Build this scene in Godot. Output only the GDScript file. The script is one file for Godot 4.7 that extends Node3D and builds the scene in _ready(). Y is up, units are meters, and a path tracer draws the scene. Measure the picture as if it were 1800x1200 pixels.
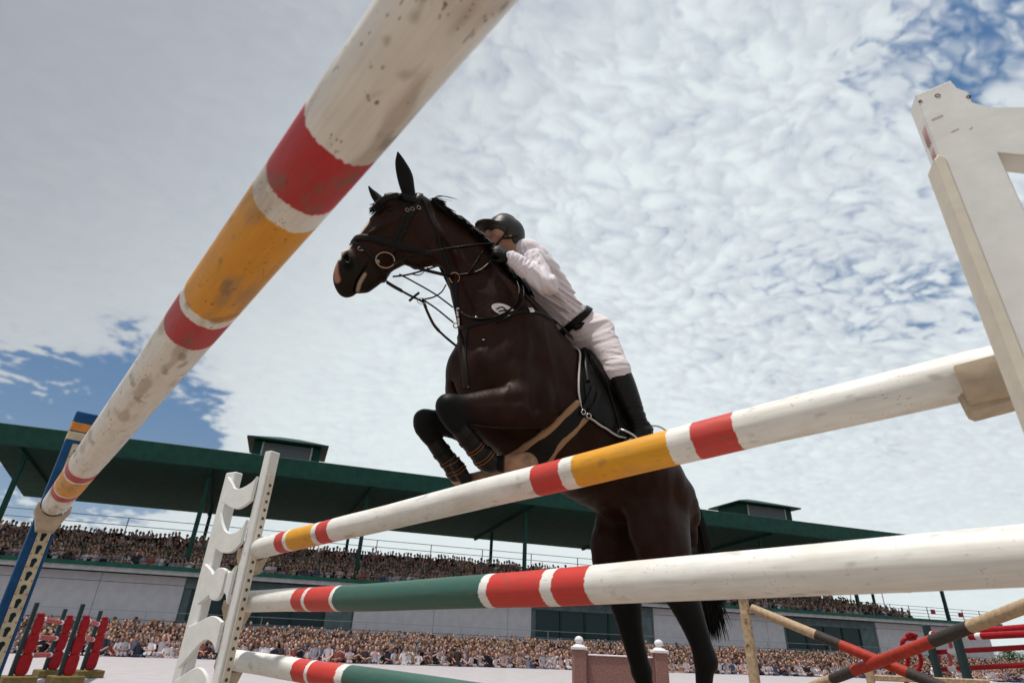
extends Node3D
# A show jumper over an oxer in front of a grandstand.

const EYE := Vector3(0, 0.95, 0)
const FOCAL := 1030.0            # of a frame 1800 x 1200
var CX := Vector3(0.99906387, 0.03855674, 0.01961527)    # the camera's axes in the world
var CYA := Vector3(-0.04325947, 0.89045594, 0.45300865)
var CZ := Vector3(0, -0.45343312, 0.8912903)
var rng := RandomNumberGenerator.new()
var used := {}
var M := {}

# ---------------------------------------------------------------- nodes
func numbered(called: String) -> String:
	var n: int = used.get(called, 0)
	used[called] = n + 1
	return called if n == 0 else "%s_%03d" % [called, n]

func tag(o: Node, label := "", category := "", group := "", kind := "") -> Node:
	if label != "": o.set_meta("label", label)
	if category != "": o.set_meta("category", category)
	if group != "": o.set_meta("group", group)
	if kind != "": o.set_meta("kind", kind)
	return o

func thing(called: String, xf: Transform3D, label: String, category: String, group := "") -> Node3D:
	var o := Node3D.new()
	o.name = numbered(called)
	o.transform = xf
	add_child(o, true)
	tag(o, label, category, group)
	return o

func part(called: String, m: Mesh, material: Material, parent: Node, xf := Transform3D()) -> MeshInstance3D:
	var o := MeshInstance3D.new()
	o.mesh = m
	o.material_override = material
	o.transform = xf
	if parent == self: o.name = numbered(called)
	else:
		var n := 0
		for c in parent.get_children():
			if c.has_meta("base") and c.get_meta("base") == called: n += 1
		o.name = called if n == 0 else "%s_%03d" % [called, n]
		o.set_meta("base", called)
	parent.add_child(o, true)
	return o

func at(x: float, y: float, z: float) -> Vector3:     # where the ray through a spot lies at a depth
	return EYE + (CX * ((x - 900.0) / FOCAL) + CYA * ((600.0 - y) / FOCAL) - CZ) * z

# ---------------------------------------------------------------- mesh building
class MB:
	var v := PackedVector3Array()
	var n := PackedVector3Array()
	var uv := PackedVector2Array()
	var c := PackedColorArray()
	var ix := PackedInt32Array()
	var xf := Transform3D()
	var col := Color(1, 1, 1)
	func vert(p: Vector3, nn: Vector3, t := Vector2.ZERO) -> int:
		v.append(xf * p); n.append((xf.basis * nn).normalized()); uv.append(t); c.append(col)
		return v.size() - 1
	func tri(i: int, j: int, k: int) -> void:
		var g := (v[j] - v[i]).cross(v[k] - v[i])
		if g.dot(n[i] + n[j] + n[k]) > 0.0:
			ix.append(i); ix.append(k); ix.append(j)
		else:
			ix.append(i); ix.append(j); ix.append(k)
	func face(pts: Array, nn := Vector3.ZERO) -> void:
		if nn == Vector3.ZERO: nn = -(pts[1] - pts[0]).cross(pts[2] - pts[0]).normalized()
		var f := v.size()
		for p in pts: vert(p, nn, Vector2(p.x + p.z, p.y))
		for i in range(1, pts.size() - 1): tri(f, f + i, f + i + 1)
	func box(center: Vector3, size: Vector3, ch := 0.0, basis := Basis()) -> void:
		var keep := xf
		xf = xf * Transform3D(basis, center)
		var h := size * 0.5
		var b := minf(ch, minf(h.x, minf(h.y, h.z)) * 0.9)
		for ax in 3:
			var a1 := (ax + 1) % 3
			var a2 := (ax + 2) % 3
			for s: float in [-1.0, 1.0]:
				var nn := Vector3.ZERO
				nn[ax] = s
				var q := []
				for e in [[-1, -1], [1, -1], [1, 1], [-1, 1]]:
					var p := Vector3.ZERO
					p[ax] = h[ax] * s
					p[a1] = (h[a1] - b) * e[0]
					p[a2] = (h[a2] - b) * e[1]
					q.append(p)
				face(q, nn)
				if b > 0.0:
					for s2 in [-1.0, 1.0]:
						var n2 := Vector3.ZERO
						n2[ax] = s
						n2[a1] = s2
						var r := []
						for e in [-1.0, 1.0]:
							var p := Vector3.ZERO
							p[ax] = h[ax] * s
							p[a1] = (h[a1] - b) * s2
							p[a2] = (h[a2] - b) * e
							r.append(p)
						for e in [1.0, -1.0]:
							var p := Vector3.ZERO
							p[ax] = (h[ax] - b) * s
							p[a1] = h[a1] * s2
							p[a2] = (h[a2] - b) * e
							r.append(p)
						face(r, n2.normalized())
		if b > 0.0:
			for sx in [-1.0, 1.0]:
				for sy in [-1.0, 1.0]:
					for sz in [-1.0, 1.0]:
						var s := Vector3(sx, sy, sz)
						face([Vector3(h.x, h.y - b, h.z - b) * s, Vector3(h.x - b, h.y, h.z - b) * s, Vector3(h.x - b, h.y - b, h.z) * s], s.normalized())
		xf = keep
	func bar(a: Vector3, b: Vector3, w: float, d: float, ch := 0.0, side := Vector3.UP) -> void:
		var y := (b - a).normalized()
		if absf(y.dot(side)) > 0.95: side = Vector3.RIGHT
		var x := side.cross(y).normalized()
		box((a + b) * 0.5, Vector3(w, a.distance_to(b), d), ch, Basis(x, y, x.cross(y)))
	# a round sweep along points
	func tube(pts: Array, radii: Array, sides := 10, cap := true, flat := 1.0, side := Vector3.UP, turns := 1.0) -> void:
		var f := v.size()
		var m := pts.size()
		var run := 0.0
		var total := 0.0
		for i in range(1, m): total += pts[i].distance_to(pts[i - 1])
		var prev := side
		var ends := []
		for i in m:
			var t: Vector3 = (pts[mini(i + 1, m - 1)] - pts[maxi(i - 1, 0)]).normalized()
			if absf(prev.dot(t)) > 0.98: prev = Vector3(t.y, t.z, t.x)
			var x := (prev - t * prev.dot(t)).normalized()
			var y := t.cross(x)
			prev = x
			if i > 0: run += pts[i].distance_to(pts[i - 1])
			var r: float = radii[i] if radii.size() > 1 else radii[0]
			for k in sides + 1:
				var an := TAU * k / sides
				var cs := cos(an)
				var sn := sin(an)
				vert(pts[i] + (x * cs + y * sn * flat) * r, x * cs * flat + y * sn, Vector2(run / maxf(total, 1e-5), turns * k / sides))
			if i == 0 or i == m - 1: ends.append([pts[i], -t if i == 0 else t, x, y, r])
		for i in m - 1:
			for k in sides:
				var a := f + i * (sides + 1) + k
				var b := a + sides + 1
				tri(a, a + 1, b + 1)
				tri(a, b + 1, b)
		if cap:
			for e in ends:
				var g := v.size()
				vert(e[0], e[1], Vector2(0.5, 0.5))
				for k in sides + 1:
					var an := TAU * k / sides
					vert(e[0] + (e[2] * cos(an) + e[3] * sin(an) * flat) * e[4], e[1], Vector2(0.5 + 0.5 * cos(an), 0.5 + 0.5 * sin(an)))
				for k in sides: tri(g, g + 1 + k, g + 2 + k)
	func lathe(profile: Array, sides := 16) -> void:    # of Vector2(radius, height), about y
		var f := v.size()
		var m := profile.size()
		for i in m:
			var t: Vector2 = profile[mini(i + 1, m - 1)] - profile[maxi(i - 1, 0)]
			var nn := Vector2(t.y, -t.x).normalized()
			for k in sides + 1:
				var an := TAU * k / sides
				vert(Vector3(cos(an) * profile[i].x, profile[i].y, sin(an) * profile[i].x), Vector3(cos(an) * nn.x, nn.y, sin(an) * nn.x), Vector2(float(k) / sides, float(i) / m))
		for i in m - 1:
			for k in sides:
				var a := f + i * (sides + 1) + k
				var b := a + sides + 1
				tri(a, a + 1, b + 1)
				tri(a, b + 1, b)
	func ball(center: Vector3, r: Vector3, rings := 8, sides := 12) -> void:
		var keep := xf
		xf = xf * Transform3D(Basis(), center)
		var f := v.size()
		for i in rings + 1:
			var a := PI * i / rings
			for k in sides + 1:
				var b := TAU * k / sides
				var d := Vector3(sin(a) * cos(b), cos(a), sin(a) * sin(b))
				vert(d * r, d / r)
		for i in rings:
			for k in sides:
				var a := f + i * (sides + 1) + k
				var b := a + sides + 1
				if i > 0: tri(a, a + 1, b + 1)
				if i < rings - 1: tri(a, b + 1, b)
		xf = keep
	# a strap lying on a surface: points, the surface's normals, width, thickness
	func strap(pts: Array, nrm: Array, w: float, th: float, closed := false) -> void:
		var m := pts.size()
		var f := v.size()
		var run := 0.0
		for i in m + (1 if closed else 0):
			var k := i % m
			var nx: Vector3 = pts[(k + 1) % m] if closed else pts[mini(k + 1, m - 1)]
			var pv: Vector3 = pts[(k + m - 1) % m] if closed else pts[maxi(k - 1, 0)]
			var t := (nx - pv).normalized()
			var n0: Vector3 = (nrm[k] - t * nrm[k].dot(t)).normalized()
			var s := t.cross(n0)
			var c: Vector3 = pts[k]
			var q := [[-0.5, 0.0, -1.0, 0.0], [-0.5, 0.7, -0.8, 0.6], [-0.38, 1.0, -0.3, 1.0], [0.38, 1.0, 0.3, 1.0], [0.5, 0.7, 0.8, 0.6], [0.5, 0.0, 1.0, 0.0]]
			for e in q: vert(c + s * w * e[0] + n0 * th * e[1], s * e[2] + n0 * e[3], Vector2(i, e[0]))
		for i in m - (0 if closed else 1):
			for k in 5:
				var a := f + i * 6 + k
				tri(a, a + 1, a + 7)
				tri(a, a + 7, a + 6)
	# a flat outline in x and y, from z0 to z1, with a small chamfer on its edges
	func slab(poly: PackedVector2Array, z0: float, z1: float, ch := 0.003) -> void:
		if Geometry2D.is_polygon_clockwise(poly): poly.reverse()
		var m := poly.size()
		var inner := PackedVector2Array()
		var out := PackedVector2Array()
		for i in m:
			var e0 := (poly[i] - poly[(i + m - 1) % m]).normalized()
			var e1 := (poly[(i + 1) % m] - poly[i]).normalized()
			var nn := Vector2(e0.y + e1.y, -e0.x - e1.x)
			nn = nn.normalized() / maxf(0.5, nn.length() * 0.5)
			out.append(nn)
			inner.append(poly[i] - nn * ch)
		var ts := Geometry2D.triangulate_polygon(inner)
		if ts.size() == 0: ts = Geometry2D.triangulate_polygon(poly)
		if ts.size() == 0: print('SLAB FAIL ', poly)
		for s in [0, 1]:
			var z := z0 if s == 0 else z1
			var nz := Vector3(0, 0, -1 if s == 0 else 1)
			var f := v.size()
			for p in inner: vert(Vector3(p.x, p.y, z), nz, p)
			for i in range(0, ts.size(), 3): tri(f + ts[i], f + ts[i + 1], f + ts[i + 2])
		for i in m:
			var j := (i + 1) % m
			var e := (poly[j] - poly[i]).normalized()
			var fl := Vector3(e.y, -e.x, 0)
			var smooth_i: bool = (poly[i] - poly[(i + m - 1) % m]).normalized().dot(e) > 0.8
			var smooth_j: bool = (poly[(j + 1) % m] - poly[j]).normalized().dot(e) > 0.8
			var ni := Vector3(out[i].x, out[i].y, 0) if smooth_i else fl
			var nj := Vector3(out[j].x, out[j].y, 0) if smooth_j else fl
			var prof := [[inner, z0, -0.7], [poly, z0 + ch, 0.0], [poly, z1 - ch, 0.0], [inner, z1, 0.7]]
			var f := v.size()
			for q in prof:
				vert(Vector3(q[0][i].x, q[0][i].y, q[1]), ni + Vector3(0, 0, q[2]), q[0][i])
				vert(Vector3(q[0][j].x, q[0][j].y, q[1]), nj + Vector3(0, 0, q[2]), q[0][j])
			for k in 3:
				tri(f + k * 2, f + k * 2 + 1, f + k * 2 + 3)
				tri(f + k * 2, f + k * 2 + 3, f + k * 2 + 2)
	func done() -> ArrayMesh:
		var a := []
		a.resize(Mesh.ARRAY_MAX)
		a[Mesh.ARRAY_VERTEX] = v
		a[Mesh.ARRAY_NORMAL] = n
		a[Mesh.ARRAY_TEX_UV] = uv
		a[Mesh.ARRAY_COLOR] = c
		a[Mesh.ARRAY_INDEX] = ix
		var m := ArrayMesh.new()
		m.add_surface_from_arrays(Mesh.PRIMITIVE_TRIANGLES, a)
		return m

func boxmesh(size: Vector3, ch := 0.0, center := Vector3.ZERO) -> ArrayMesh:
	var m := MB.new()
	m.box(center, size, ch)
	return m.done()

func curve(pts: Array, steps := 6) -> Array:      # a smooth line through points
	var o := []
	var m := pts.size()
	for i in m - 1:
		var a = pts[maxi(i - 1, 0)]
		var b = pts[i]
		var c = pts[i + 1]
		var d = pts[mini(i + 2, m - 1)]
		for k in steps:
			var t := float(k) / steps
			o.append(0.5 * (2.0 * b + (c - a) * t + (2.0 * a - 5.0 * b + 4.0 * c - d) * t * t + (3.0 * b - a - 3.0 * c + d) * t * t * t))
	o.append(pts[m - 1])
	return o

# ---------------------------------------------------------------- soft bodies: rounded tapered limbs joined by a smooth minimum
class Seg:
	var a: Vector3
	var ab: Vector3
	var il: float
	var W: Vector3
	var U: Vector3
	var L: Vector3
	var u0: float
	var du: float
	var l0: float
	var dl: float
	var w0 := 0.0
	var w1 := 0.0
	func dist(p: Vector3) -> float:
		var q := p - a
		var t := clampf(q.dot(ab) * il, 0.0, 1.0)
		var d := q - ab * t
		var ru := u0 + du * t
		var rl := l0 + dl * t
		var rw := w0 if t < 0.5 else w1
		var x := d.dot(U) / ru
		var y := d.dot(L) / rl
		var z := d.dot(W) / rw
		var k0 := sqrt(x * x + y * y + z * z)
		x /= ru
		y /= rl
		z /= rw
		var k1 := sqrt(x * x + y * y + z * z)
		return k0 * (k0 - 1.0) / k1 if k1 > 1e-5 else -rw

class Chain:
	var segs: Array[Seg] = []
	var k := 0.03
	var sub := false
	var mid := Vector3.ZERO
	var span := 0.0
	func bound() -> void:
		var b := AABB(segs[0].a, Vector3.ZERO)
		for s in segs: b = b.expand(s.a).expand(s.a + s.ab)
		mid = b.get_center()
		for s in segs:
			var r := maxf(maxf(s.u0, s.l0), maxf(s.u0 + s.du, s.l0 + s.dl))
			span = maxf(span, maxf(s.a.distance_to(mid), (s.a + s.ab).distance_to(mid)) + r)
	func dist(p: Vector3) -> float:
		var d := 1e9
		for s in segs: d = minf(d, s.dist(p))
		return d

# creases in cloth: ridged noise stretched along one direction, round a spot
class Fold:
	var n: FastNoiseLite
	var o: Vector3
	var x: Vector3
	var y: Vector3
	var z: Vector3
	var reach := 0.3
	var amp := 0.006
	var fx := 2.0
	var fy := 18.0
	func depth(p: Vector3) -> float:
		var q := p - o
		var w := 1.0 - q.length_squared() / (reach * reach)
		if w <= 0.0: return 0.0
		var v := n.get_noise_3d(q.dot(x) * fx, q.dot(y) * fy, q.dot(z) * fx)
		return amp * w * (absf(v) * 2.6 - 0.5)

class Field:
	var chains: Array[Chain] = []
	var folds: Array[Fold] = []
	# stations: [point, half thickness in the plane, half width across]
	func chain(stations: Array, across: Vector3, k := 0.03, steps := 3, sub := false) -> void:
		var c := Chain.new()
		c.k = k
		c.sub = sub
		var m := stations.size()
		var P := []
		var A := []
		for i in m - 1:
			for j in steps:
				var t := float(j) / steps
				var w := []
				for o in [-1, 0, 1, 2]: w.append(stations[clampi(i + o, 0, m - 1)])
				var h := [-t + 2.0 * t * t - t * t * t, 2.0 - 5.0 * t * t + 3.0 * t * t * t, t + 4.0 * t * t - 3.0 * t * t * t, -t * t + t * t * t]
				var pos := Vector3.ZERO
				var ru := 0.0
				var rl := 0.0
				for o in 4:
					pos += w[o][0] * h[o] * 0.5
					ru += w[o][1] * h[o] * 0.5
					rl += w[o][2] * h[o] * 0.5
				P.append(pos)
				A.append(Vector2(maxf(ru, 0.002), maxf(rl, 0.002)))
		P.append(stations[m - 1][0])
		A.append(Vector2(stations[m - 1][1], stations[m - 1][2]))
		for i in P.size() - 1:
			var s := Seg.new()
			s.a = P[i]
			s.ab = P[i + 1] - P[i]
			s.il = 1.0 / maxf(s.ab.length_squared(), 1e-9)
			s.W = s.ab.normalized()
			s.L = (across - s.W * across.dot(s.W)).normalized()
			s.U = s.L.cross(s.W)
			s.u0 = A[i].x
			s.du = A[i + 1].x - A[i].x
			s.l0 = A[i].y
			s.dl = A[i + 1].y - A[i].y
			s.w0 = minf(s.u0, s.l0) if i == 0 else maxf(s.u0, s.l0)
			s.w1 = minf(A[i + 1].x, A[i + 1].y) if i == P.size() - 2 else maxf(A[i + 1].x, A[i + 1].y)
			c.segs.append(s)
		c.bound()
		chains.append(c)
	func dist(p: Vector3) -> float:
		var d := 1e9
		for c in chains:
			var lb := c.mid.distance_to(p) - c.span
			if lb > c.k + (absf(d) if c.sub else d): continue
			var e := c.dist(p)
			if c.sub:
				var h := maxf(c.k - absf(d + e), 0.0) / c.k
				d = maxf(d, -e) + h * h * c.k * 0.25
			elif d > 1e8: d = e
			else:
				var h := maxf(c.k - absf(d - e), 0.0) / c.k
				d = minf(d, e) - h * h * c.k * 0.25
		if folds.size() > 0 and d < 0.05:
			for w in folds: d += w.depth(p)
		return d
	func near(p: Vector3, r: float) -> Field:
		var f := Field.new()
		f.folds = folds
		for c in chains:
			if c.mid.distance_to(p) > c.span + r * 1.3 + c.k: continue
			var g := Chain.new()
			g.k = c.k
			g.sub = c.sub
			g.mid = c.mid
			g.span = c.span
			for s in c.segs:
				if s.dist(p) < r * 1.3 + c.k: g.segs.append(s)
			if g.segs.size() > 0: f.chains.append(g)
		return f
	func grad(p: Vector3, e := 0.002) -> Vector3:
		var a := dist(p + Vector3(e, -e, -e))
		var b := dist(p + Vector3(-e, -e, e))
		var c := dist(p + Vector3(-e, e, -e))
		var d := dist(p + Vector3(e, e, e))
		return (Vector3(1, -1, -1) * a + Vector3(-1, -1, 1) * b + Vector3(-1, 1, -1) * c + Vector3(1, 1, 1) * d) / (4.0 * e)
	func ray(o: Vector3, dir: Vector3, from := 0.5, far := 6.0) -> Vector3:
		var t := from
		for i in 200:
			var d := dist(o + dir * t)
			if d < 0.0006: return o + dir * t
			t += maxf(d * 0.7, 0.0008)
			if t > far: break
		# a miss: the point of the ray nearest the surface
		var best := 1e9
		var bt := from
		t = from
		while t < far:
			var d := dist(o + dir * t)
			if d < best:
				best = d
				bt = t
			t += 0.01
		return o + dir * bt
	func outward(o: Vector3, dir: Vector3, far := 0.8) -> Vector3:    # from inside to the surface
		var t := 0.0
		while t < far:
			var d := dist(o + dir * t)
			if d > -0.0006: break
			t += maxf(-d * 0.6, 0.001)
		return o + dir * t

var job := {}
func mesh_block(i: int) -> void:
	var b: Vector3i = job.blocks[i]
	var h: float = job.cell
	var f: Field = job.field
	var N := 8
	var o: Vector3 = job.lo + Vector3(b) * (N * h)
	var mid := o + Vector3.ONE * (N * h * 0.5)
	var half := N * h * 0.87
	var g := f.near(mid, half)
	if g.chains.size() == 0 or absf(g.dist(mid)) > half * 1.25 + 0.008: return
	var S := N + 1
	var d := PackedFloat32Array()
	d.resize(S * S * S)
	var any_in := false
	var any_out := false
	var at_ := 0
	for z in S:
		for y in S:
			for x in S:
				var e := g.dist(o + Vector3(x, y, z) * h)
				d[at_] = e
				at_ += 1
				if e < 0.0: any_in = true
				else: any_out = true
	if not (any_in and any_out): return
	var keys := PackedInt64Array()
	var pos := PackedVector3Array()
	var nrm := PackedVector3Array()
	var cols := PackedColorArray()
	var quads := PackedInt64Array()
	var paint: int = job.paint
	var K: int = job.stride
	var e2 := [[0, 1], [2, 3], [4, 5], [6, 7], [0, 2], [1, 3], [4, 6], [5, 7], [0, 4], [1, 5], [2, 6], [3, 7]]
	for z in N:
		for y in N:
			for x in N:
				var q := (z * S + y) * S + x
				var v := [d[q], d[q + 1], d[q + S], d[q + S + 1], d[q + S * S], d[q + S * S + 1], d[q + S * S + S], d[q + S * S + S + 1]]
				var m := 0
				for j in 8:
					if v[j] < 0.0: m |= 1 << j
				var gx := b.x * N + x + 1
				var gy := b.y * N + y + 1
				var gz := b.z * N + z + 1
				var key := (gz * K + gy) * K + gx
				if m != 0 and m != 255:
					var sum := Vector3.ZERO
					var cnt := 0
					for e in e2:
						var s0: float = v[e[0]]
						var s1: float = v[e[1]]
						if (s0 < 0.0) != (s1 < 0.0):
							var t := s0 / (s0 - s1)
							var c0 := Vector3(e[0] & 1, (e[0] >> 1) & 1, e[0] >> 2)
							var c1 := Vector3(e[1] & 1, (e[1] >> 1) & 1, e[1] >> 2)
							sum += c0.lerp(c1, t)
							cnt += 1
					var p := o + (Vector3(x, y, z) + sum / cnt) * h
					var gr := g.grad(p, h * 0.3)
					var gl := gr.length_squared()
					if gl > 0.05: p -= gr * clampf(g.dist(p) / gl, -h * 0.5, h * 0.5)
					gr = g.grad(p, h * 0.35)
					keys.append(key)
					pos.append(p)
					nrm.append(gr.normalized())
					cols.append(paint_at(paint, p, gr.normalized()))
					# quads round the three edges at the cell's first corner
					var inside: bool = v[0] < 0.0
					for ax in 3:
						var w: float = v[1 << ax]
						if (w < 0.0) != inside:
							var p1 := [1, K, K * K][(ax + 1) % 3] as int
							var p2 := [1, K, K * K][(ax + 2) % 3] as int
							quads.append(key)
							if inside:
								quads.append(key - p2); quads.append(key - p1 - p2); quads.append(key - p1)
							else:
								quads.append(key - p1); quads.append(key - p1 - p2); quads.append(key - p2)
	job.out[i] = [keys, pos, nrm, cols, quads]

func skin(f: Field, cell: float, paint := 0, cut := Vector3.ZERO, along := Vector3.ZERO, within := 9.0) -> ArrayMesh:
	var box := AABB(f.chains[0].segs[0].a, Vector3.ZERO)
	for c in f.chains:
		if c.sub: continue
		for s in c.segs:
			var r := maxf(maxf(s.u0, s.l0), maxf(s.u0 + s.du, s.l0 + s.dl)) + 0.03
			box = box.merge(AABB(s.a - Vector3.ONE * r, Vector3.ONE * r * 2.0)).merge(AABB(s.a + s.ab - Vector3.ONE * r, Vector3.ONE * r * 2.0))
	var blocks := []
	var nb := Vector3i((box.size / (8.0 * cell)).ceil())
	for z in nb.z:
		for y in nb.y:
			for x in nb.x:
				if along != Vector3.ZERO:
					var q := box.position + (Vector3(x, y, z) + Vector3.ONE * 0.5) * 8.0 * cell - cut
					if q.dot(along) < -8.0 * cell or q.length_squared() > within * within: continue
				blocks.append(Vector3i(x, y, z))
	var out := []
	out.resize(blocks.size())
	job = {"blocks": blocks, "cell": cell, "field": f, "lo": box.position, "out": out, "paint": paint, "stride": maxi(nb.x, maxi(nb.y, nb.z)) * 8 + 4}
	WorkerThreadPool.wait_for_group_task_completion(WorkerThreadPool.add_group_task(mesh_block, blocks.size(), -1, true))
	var ids := {}
	var pos := PackedVector3Array()
	var nrm := PackedVector3Array()
	var cols := PackedColorArray()
	var ix := PackedInt32Array()
	for r in out:
		if r == null: continue
		for i in r[0].size(): ids[r[0][i]] = pos.size() + i
		pos.append_array(r[1])
		nrm.append_array(r[2])
		cols.append_array(r[3])
	for r in out:
		if r == null: continue
		var q: PackedInt64Array = r[4]
		for i in range(0, q.size(), 4):
			var a: int = ids.get(q[i], -1)
			var b: int = ids.get(q[i + 1], -1)
			var c: int = ids.get(q[i + 2], -1)
			var d: int = ids.get(q[i + 3], -1)
			if a < 0 or b < 0 or c < 0 or d < 0: continue
			ix.append(a); ix.append(b); ix.append(c)
			ix.append(a); ix.append(c); ix.append(d)
	var arr := []
	arr.resize(Mesh.ARRAY_MAX)
	arr[Mesh.ARRAY_VERTEX] = pos
	arr[Mesh.ARRAY_NORMAL] = nrm
	arr[Mesh.ARRAY_COLOR] = cols
	arr[Mesh.ARRAY_INDEX] = ix
	var m := ArrayMesh.new()
	m.add_surface_from_arrays(Mesh.PRIMITIVE_TRIANGLES, arr)
	return m

# ---------------------------------------------------------------- the sky
const SKY_W := 3072
const SKY_H := 1536
var sky_n := []
var sky_rows := []
var gaps := []
func smooth(a: float, b: float, x: float) -> float:
	var t := clampf((x - a) / (b - a), 0.0, 1.0)
	return t * t * (3.0 - 2.0 * t)

func sky_color(d: Vector3) -> Color:
	var y := maxf(d.y, 0.0)
	# clear air
	var blue := Color(0.085, 0.185, 0.365).lerp(Color(0.30, 0.42, 0.54), pow(1.0 - y, 4.0))
	blue = blue.lerp(Color(0.55, 0.62, 0.66), pow(1.0 - y, 12.0))
	# a sheet of small clouds, seen in perspective
	var p := Vector2(d.x, d.z) / (y + 0.14)
	var wx: float = sky_n[0].get_noise_2d(p.x * 1.5 + 40.0, p.y * 1.5)
	var wy: float = sky_n[0].get_noise_2d(p.x * 1.5, p.y * 1.5 + 90.0)
	var q := p + Vector2(wx, wy) * 0.06
	var large: float = sky_n[1].get_noise_2d(q.x, q.y)
	var mid: float = sky_n[2].get_noise_2d(q.x, q.y)
	var fine: float = sky_n[4].get_noise_2d(q.x, q.y)
	var soft := 0.0   # how smooth the sheet is here
	var hole := 0.0
	for g in gaps:
		var c: float = d.dot(g[0])
		var w := smooth(g[1], g[2], c + (wx * 0.5 + mid * 0.5 + fine * 0.45) * g[5])
		if g[4] > 0.0: soft = maxf(soft, w * g[4])
		hole += w * g[3]
	var cell := 0.0
	if soft < 0.95: cell = 0.75 + sky_n[3].get_noise_2d(q.x + q.y * 0.35 + fine * 0.035, q.y * 1.15 + mid * 0.04)
	var ripple := (cell - 0.30) * 1.05 + mid * 0.36 + fine * 0.50
	var rip := ripple * (1.0 - 0.86 * soft) * (0.35 + 0.65 * smooth(0.05, 0.50, y))
	var dens := 1.08 + large * 0.22 + rip * 0.80 - hole
	var a := smooth(-0.05, 0.60, dens)
	var thick := smooth(0.30, 1.25, dens)
	var white := Color(0.725, 0.790, 0.798)
	var shade := Color(0.545, 0.59, 0.645)
	var cloud := shade.lerp(white, clampf(0.40 + rip * 0.72 + thick * 0.42 + soft * 0.12, 0.0, 1.0))
	# thicker, greyer cloud behind the far left; the bright part of the sky towards the low right
	var glow := smooth(-0.2, 1.0, d.dot(Vector3(0.42, 0.25, -0.87).normalized()))
	var grey := smooth(0.62, 1.0, d.dot(Vector3(-0.62, 0.74, -0.26).normalized()))
	cloud = cloud * (0.72 + 0.40 * glow) * Color(1.0 - 0.37 * grey, 1.0 - 0.39 * grey, 1.0 - 0.34 * grey)
	cloud = cloud.lerp(Color(0.75, 0.83, 0.82), pow(1.0 - y, 7.0) * 0.6)
	return blue.lerp(cloud, a * 0.97) * 0.705

func sky_row(r: int) -> void:
	var b := PackedByteArray()
	b.resize(SKY_W * 3)
	var el := PI * (0.5 - (r + 0.5) / SKY_H)
	# full detail in the half that is looked at, half detail behind
	var last := Color()
	for x in SKY_W:
		var az := TAU * (x + 0.5) / SKY_W
		if r < SKY_H / 2 + 4:
			var step := 1 if r > 170 and (x < 570 or x > SKY_W - 570) else (2 if r > 80 and (x < 700 or x > SKY_W - 700) else 8)
			if x % step == 0:
				last = sky_color(Vector3(sin(az) * cos(el), sin(el), -cos(az) * cos(el))).linear_to_srgb()
		elif x == 0: last = Color(0.62, 0.63, 0.62)
		b[x * 3] = clampi(int(last.r * 255.0 + 0.5), 0, 255)
		b[x * 3 + 1] = clampi(int(last.g * 255.0 + 0.5), 0, 255)
		b[x * 3 + 2] = clampi(int(last.b * 255.0 + 0.5), 0, 255)
	sky_rows[r] = b

func noise(seed_: int, freq: float, oct := 4, kind := FastNoiseLite.TYPE_SIMPLEX_SMOOTH) -> FastNoiseLite:
	var n := FastNoiseLite.new()
	n.seed = seed_
	n.noise_type = kind
	n.frequency = freq
	n.fractal_type = FastNoiseLite.FRACTAL_FBM if oct > 1 else FastNoiseLite.FRACTAL_NONE
	n.fractal_octaves = oct
	return n

func make_sky() -> ImageTexture:
	var c := noise(11, 15.0, 2, FastNoiseLite.TYPE_CELLULAR)
	c.cellular_return_type = FastNoiseLite.RETURN_DISTANCE2_SUB
	c.cellular_jitter = 1.0
	sky_n = [noise(3, 1.0, 3), noise(5, 0.6, 3), noise(8, 4.2, 3), c, noise(21, 15.0, 4)]
	# gaps of blue, and where the sheet is smooth: [direction, from, to, depth, smoothness, raggedness]
	gaps = [
		[aim(225, 744), 0.986, 0.9985, 1.5, 0.0, 0.0085],
		[aim(40, 790), 0.990, 1.000, 1.1, 0.0, 0.014],
		[aim(1850, 90), 0.978, 1.006, 0.75, 0.0, 0.04],
		[aim(1640, 420), 0.985, 1.010, 0.42, 0.0, 0.06],
		[aim(1790, 720), 0.990, 1.006, 0.45, 0.0, 0.04],
		[aim(250, 330), 0.86, 0.97, -0.25, 0.86, 0.02],
		[aim(900, 880), 0.90, 0.99, -0.25, 0.6, 0.02],
	]
	sky_rows.resize(SKY_H)
	WorkerThreadPool.wait_for_group_task_completion(WorkerThreadPool.add_group_task(sky_row, SKY_H, -1, true))
	var all := PackedByteArray()
	for r in sky_rows: all.append_array(r)
	return ImageTexture.create_from_image(Image.create_from_data(SKY_W, SKY_H, false, Image.FORMAT_RGB8, all))

func aim(x: float, y: float) -> Vector3:
	return (at(x, y, 1.0) - EYE).normalized()

# ---------------------------------------------------------------- materials
func tex(img: Image) -> ImageTexture:
	img.generate_mipmaps()
	return ImageTexture.create_from_image(img)

func grey_noise(seed_: int, freq: float, oct: int, lo: float, hi: float, size := 512) -> ImageTexture:
	var img := noise(seed_, freq, oct).get_seamless_image(size, size)
	img.convert(Image.FORMAT_L8)
	var b := img.get_data()
	for i in b.size(): b[i] = int((lo + (hi - lo) * b[i] / 255.0) * 255.0)
	return tex(Image.create_from_data(size, size, false, Image.FORMAT_L8, b))

func bump(seed_: int, freq: float, oct: int, strength: float, size := 512) -> ImageTexture:
	var img := noise(seed_, freq, oct).get_seamless_image(size, size)
	img.convert(Image.FORMAT_L8)
	img.bump_map_to_normal_map(strength)
	return tex(img)

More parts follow.
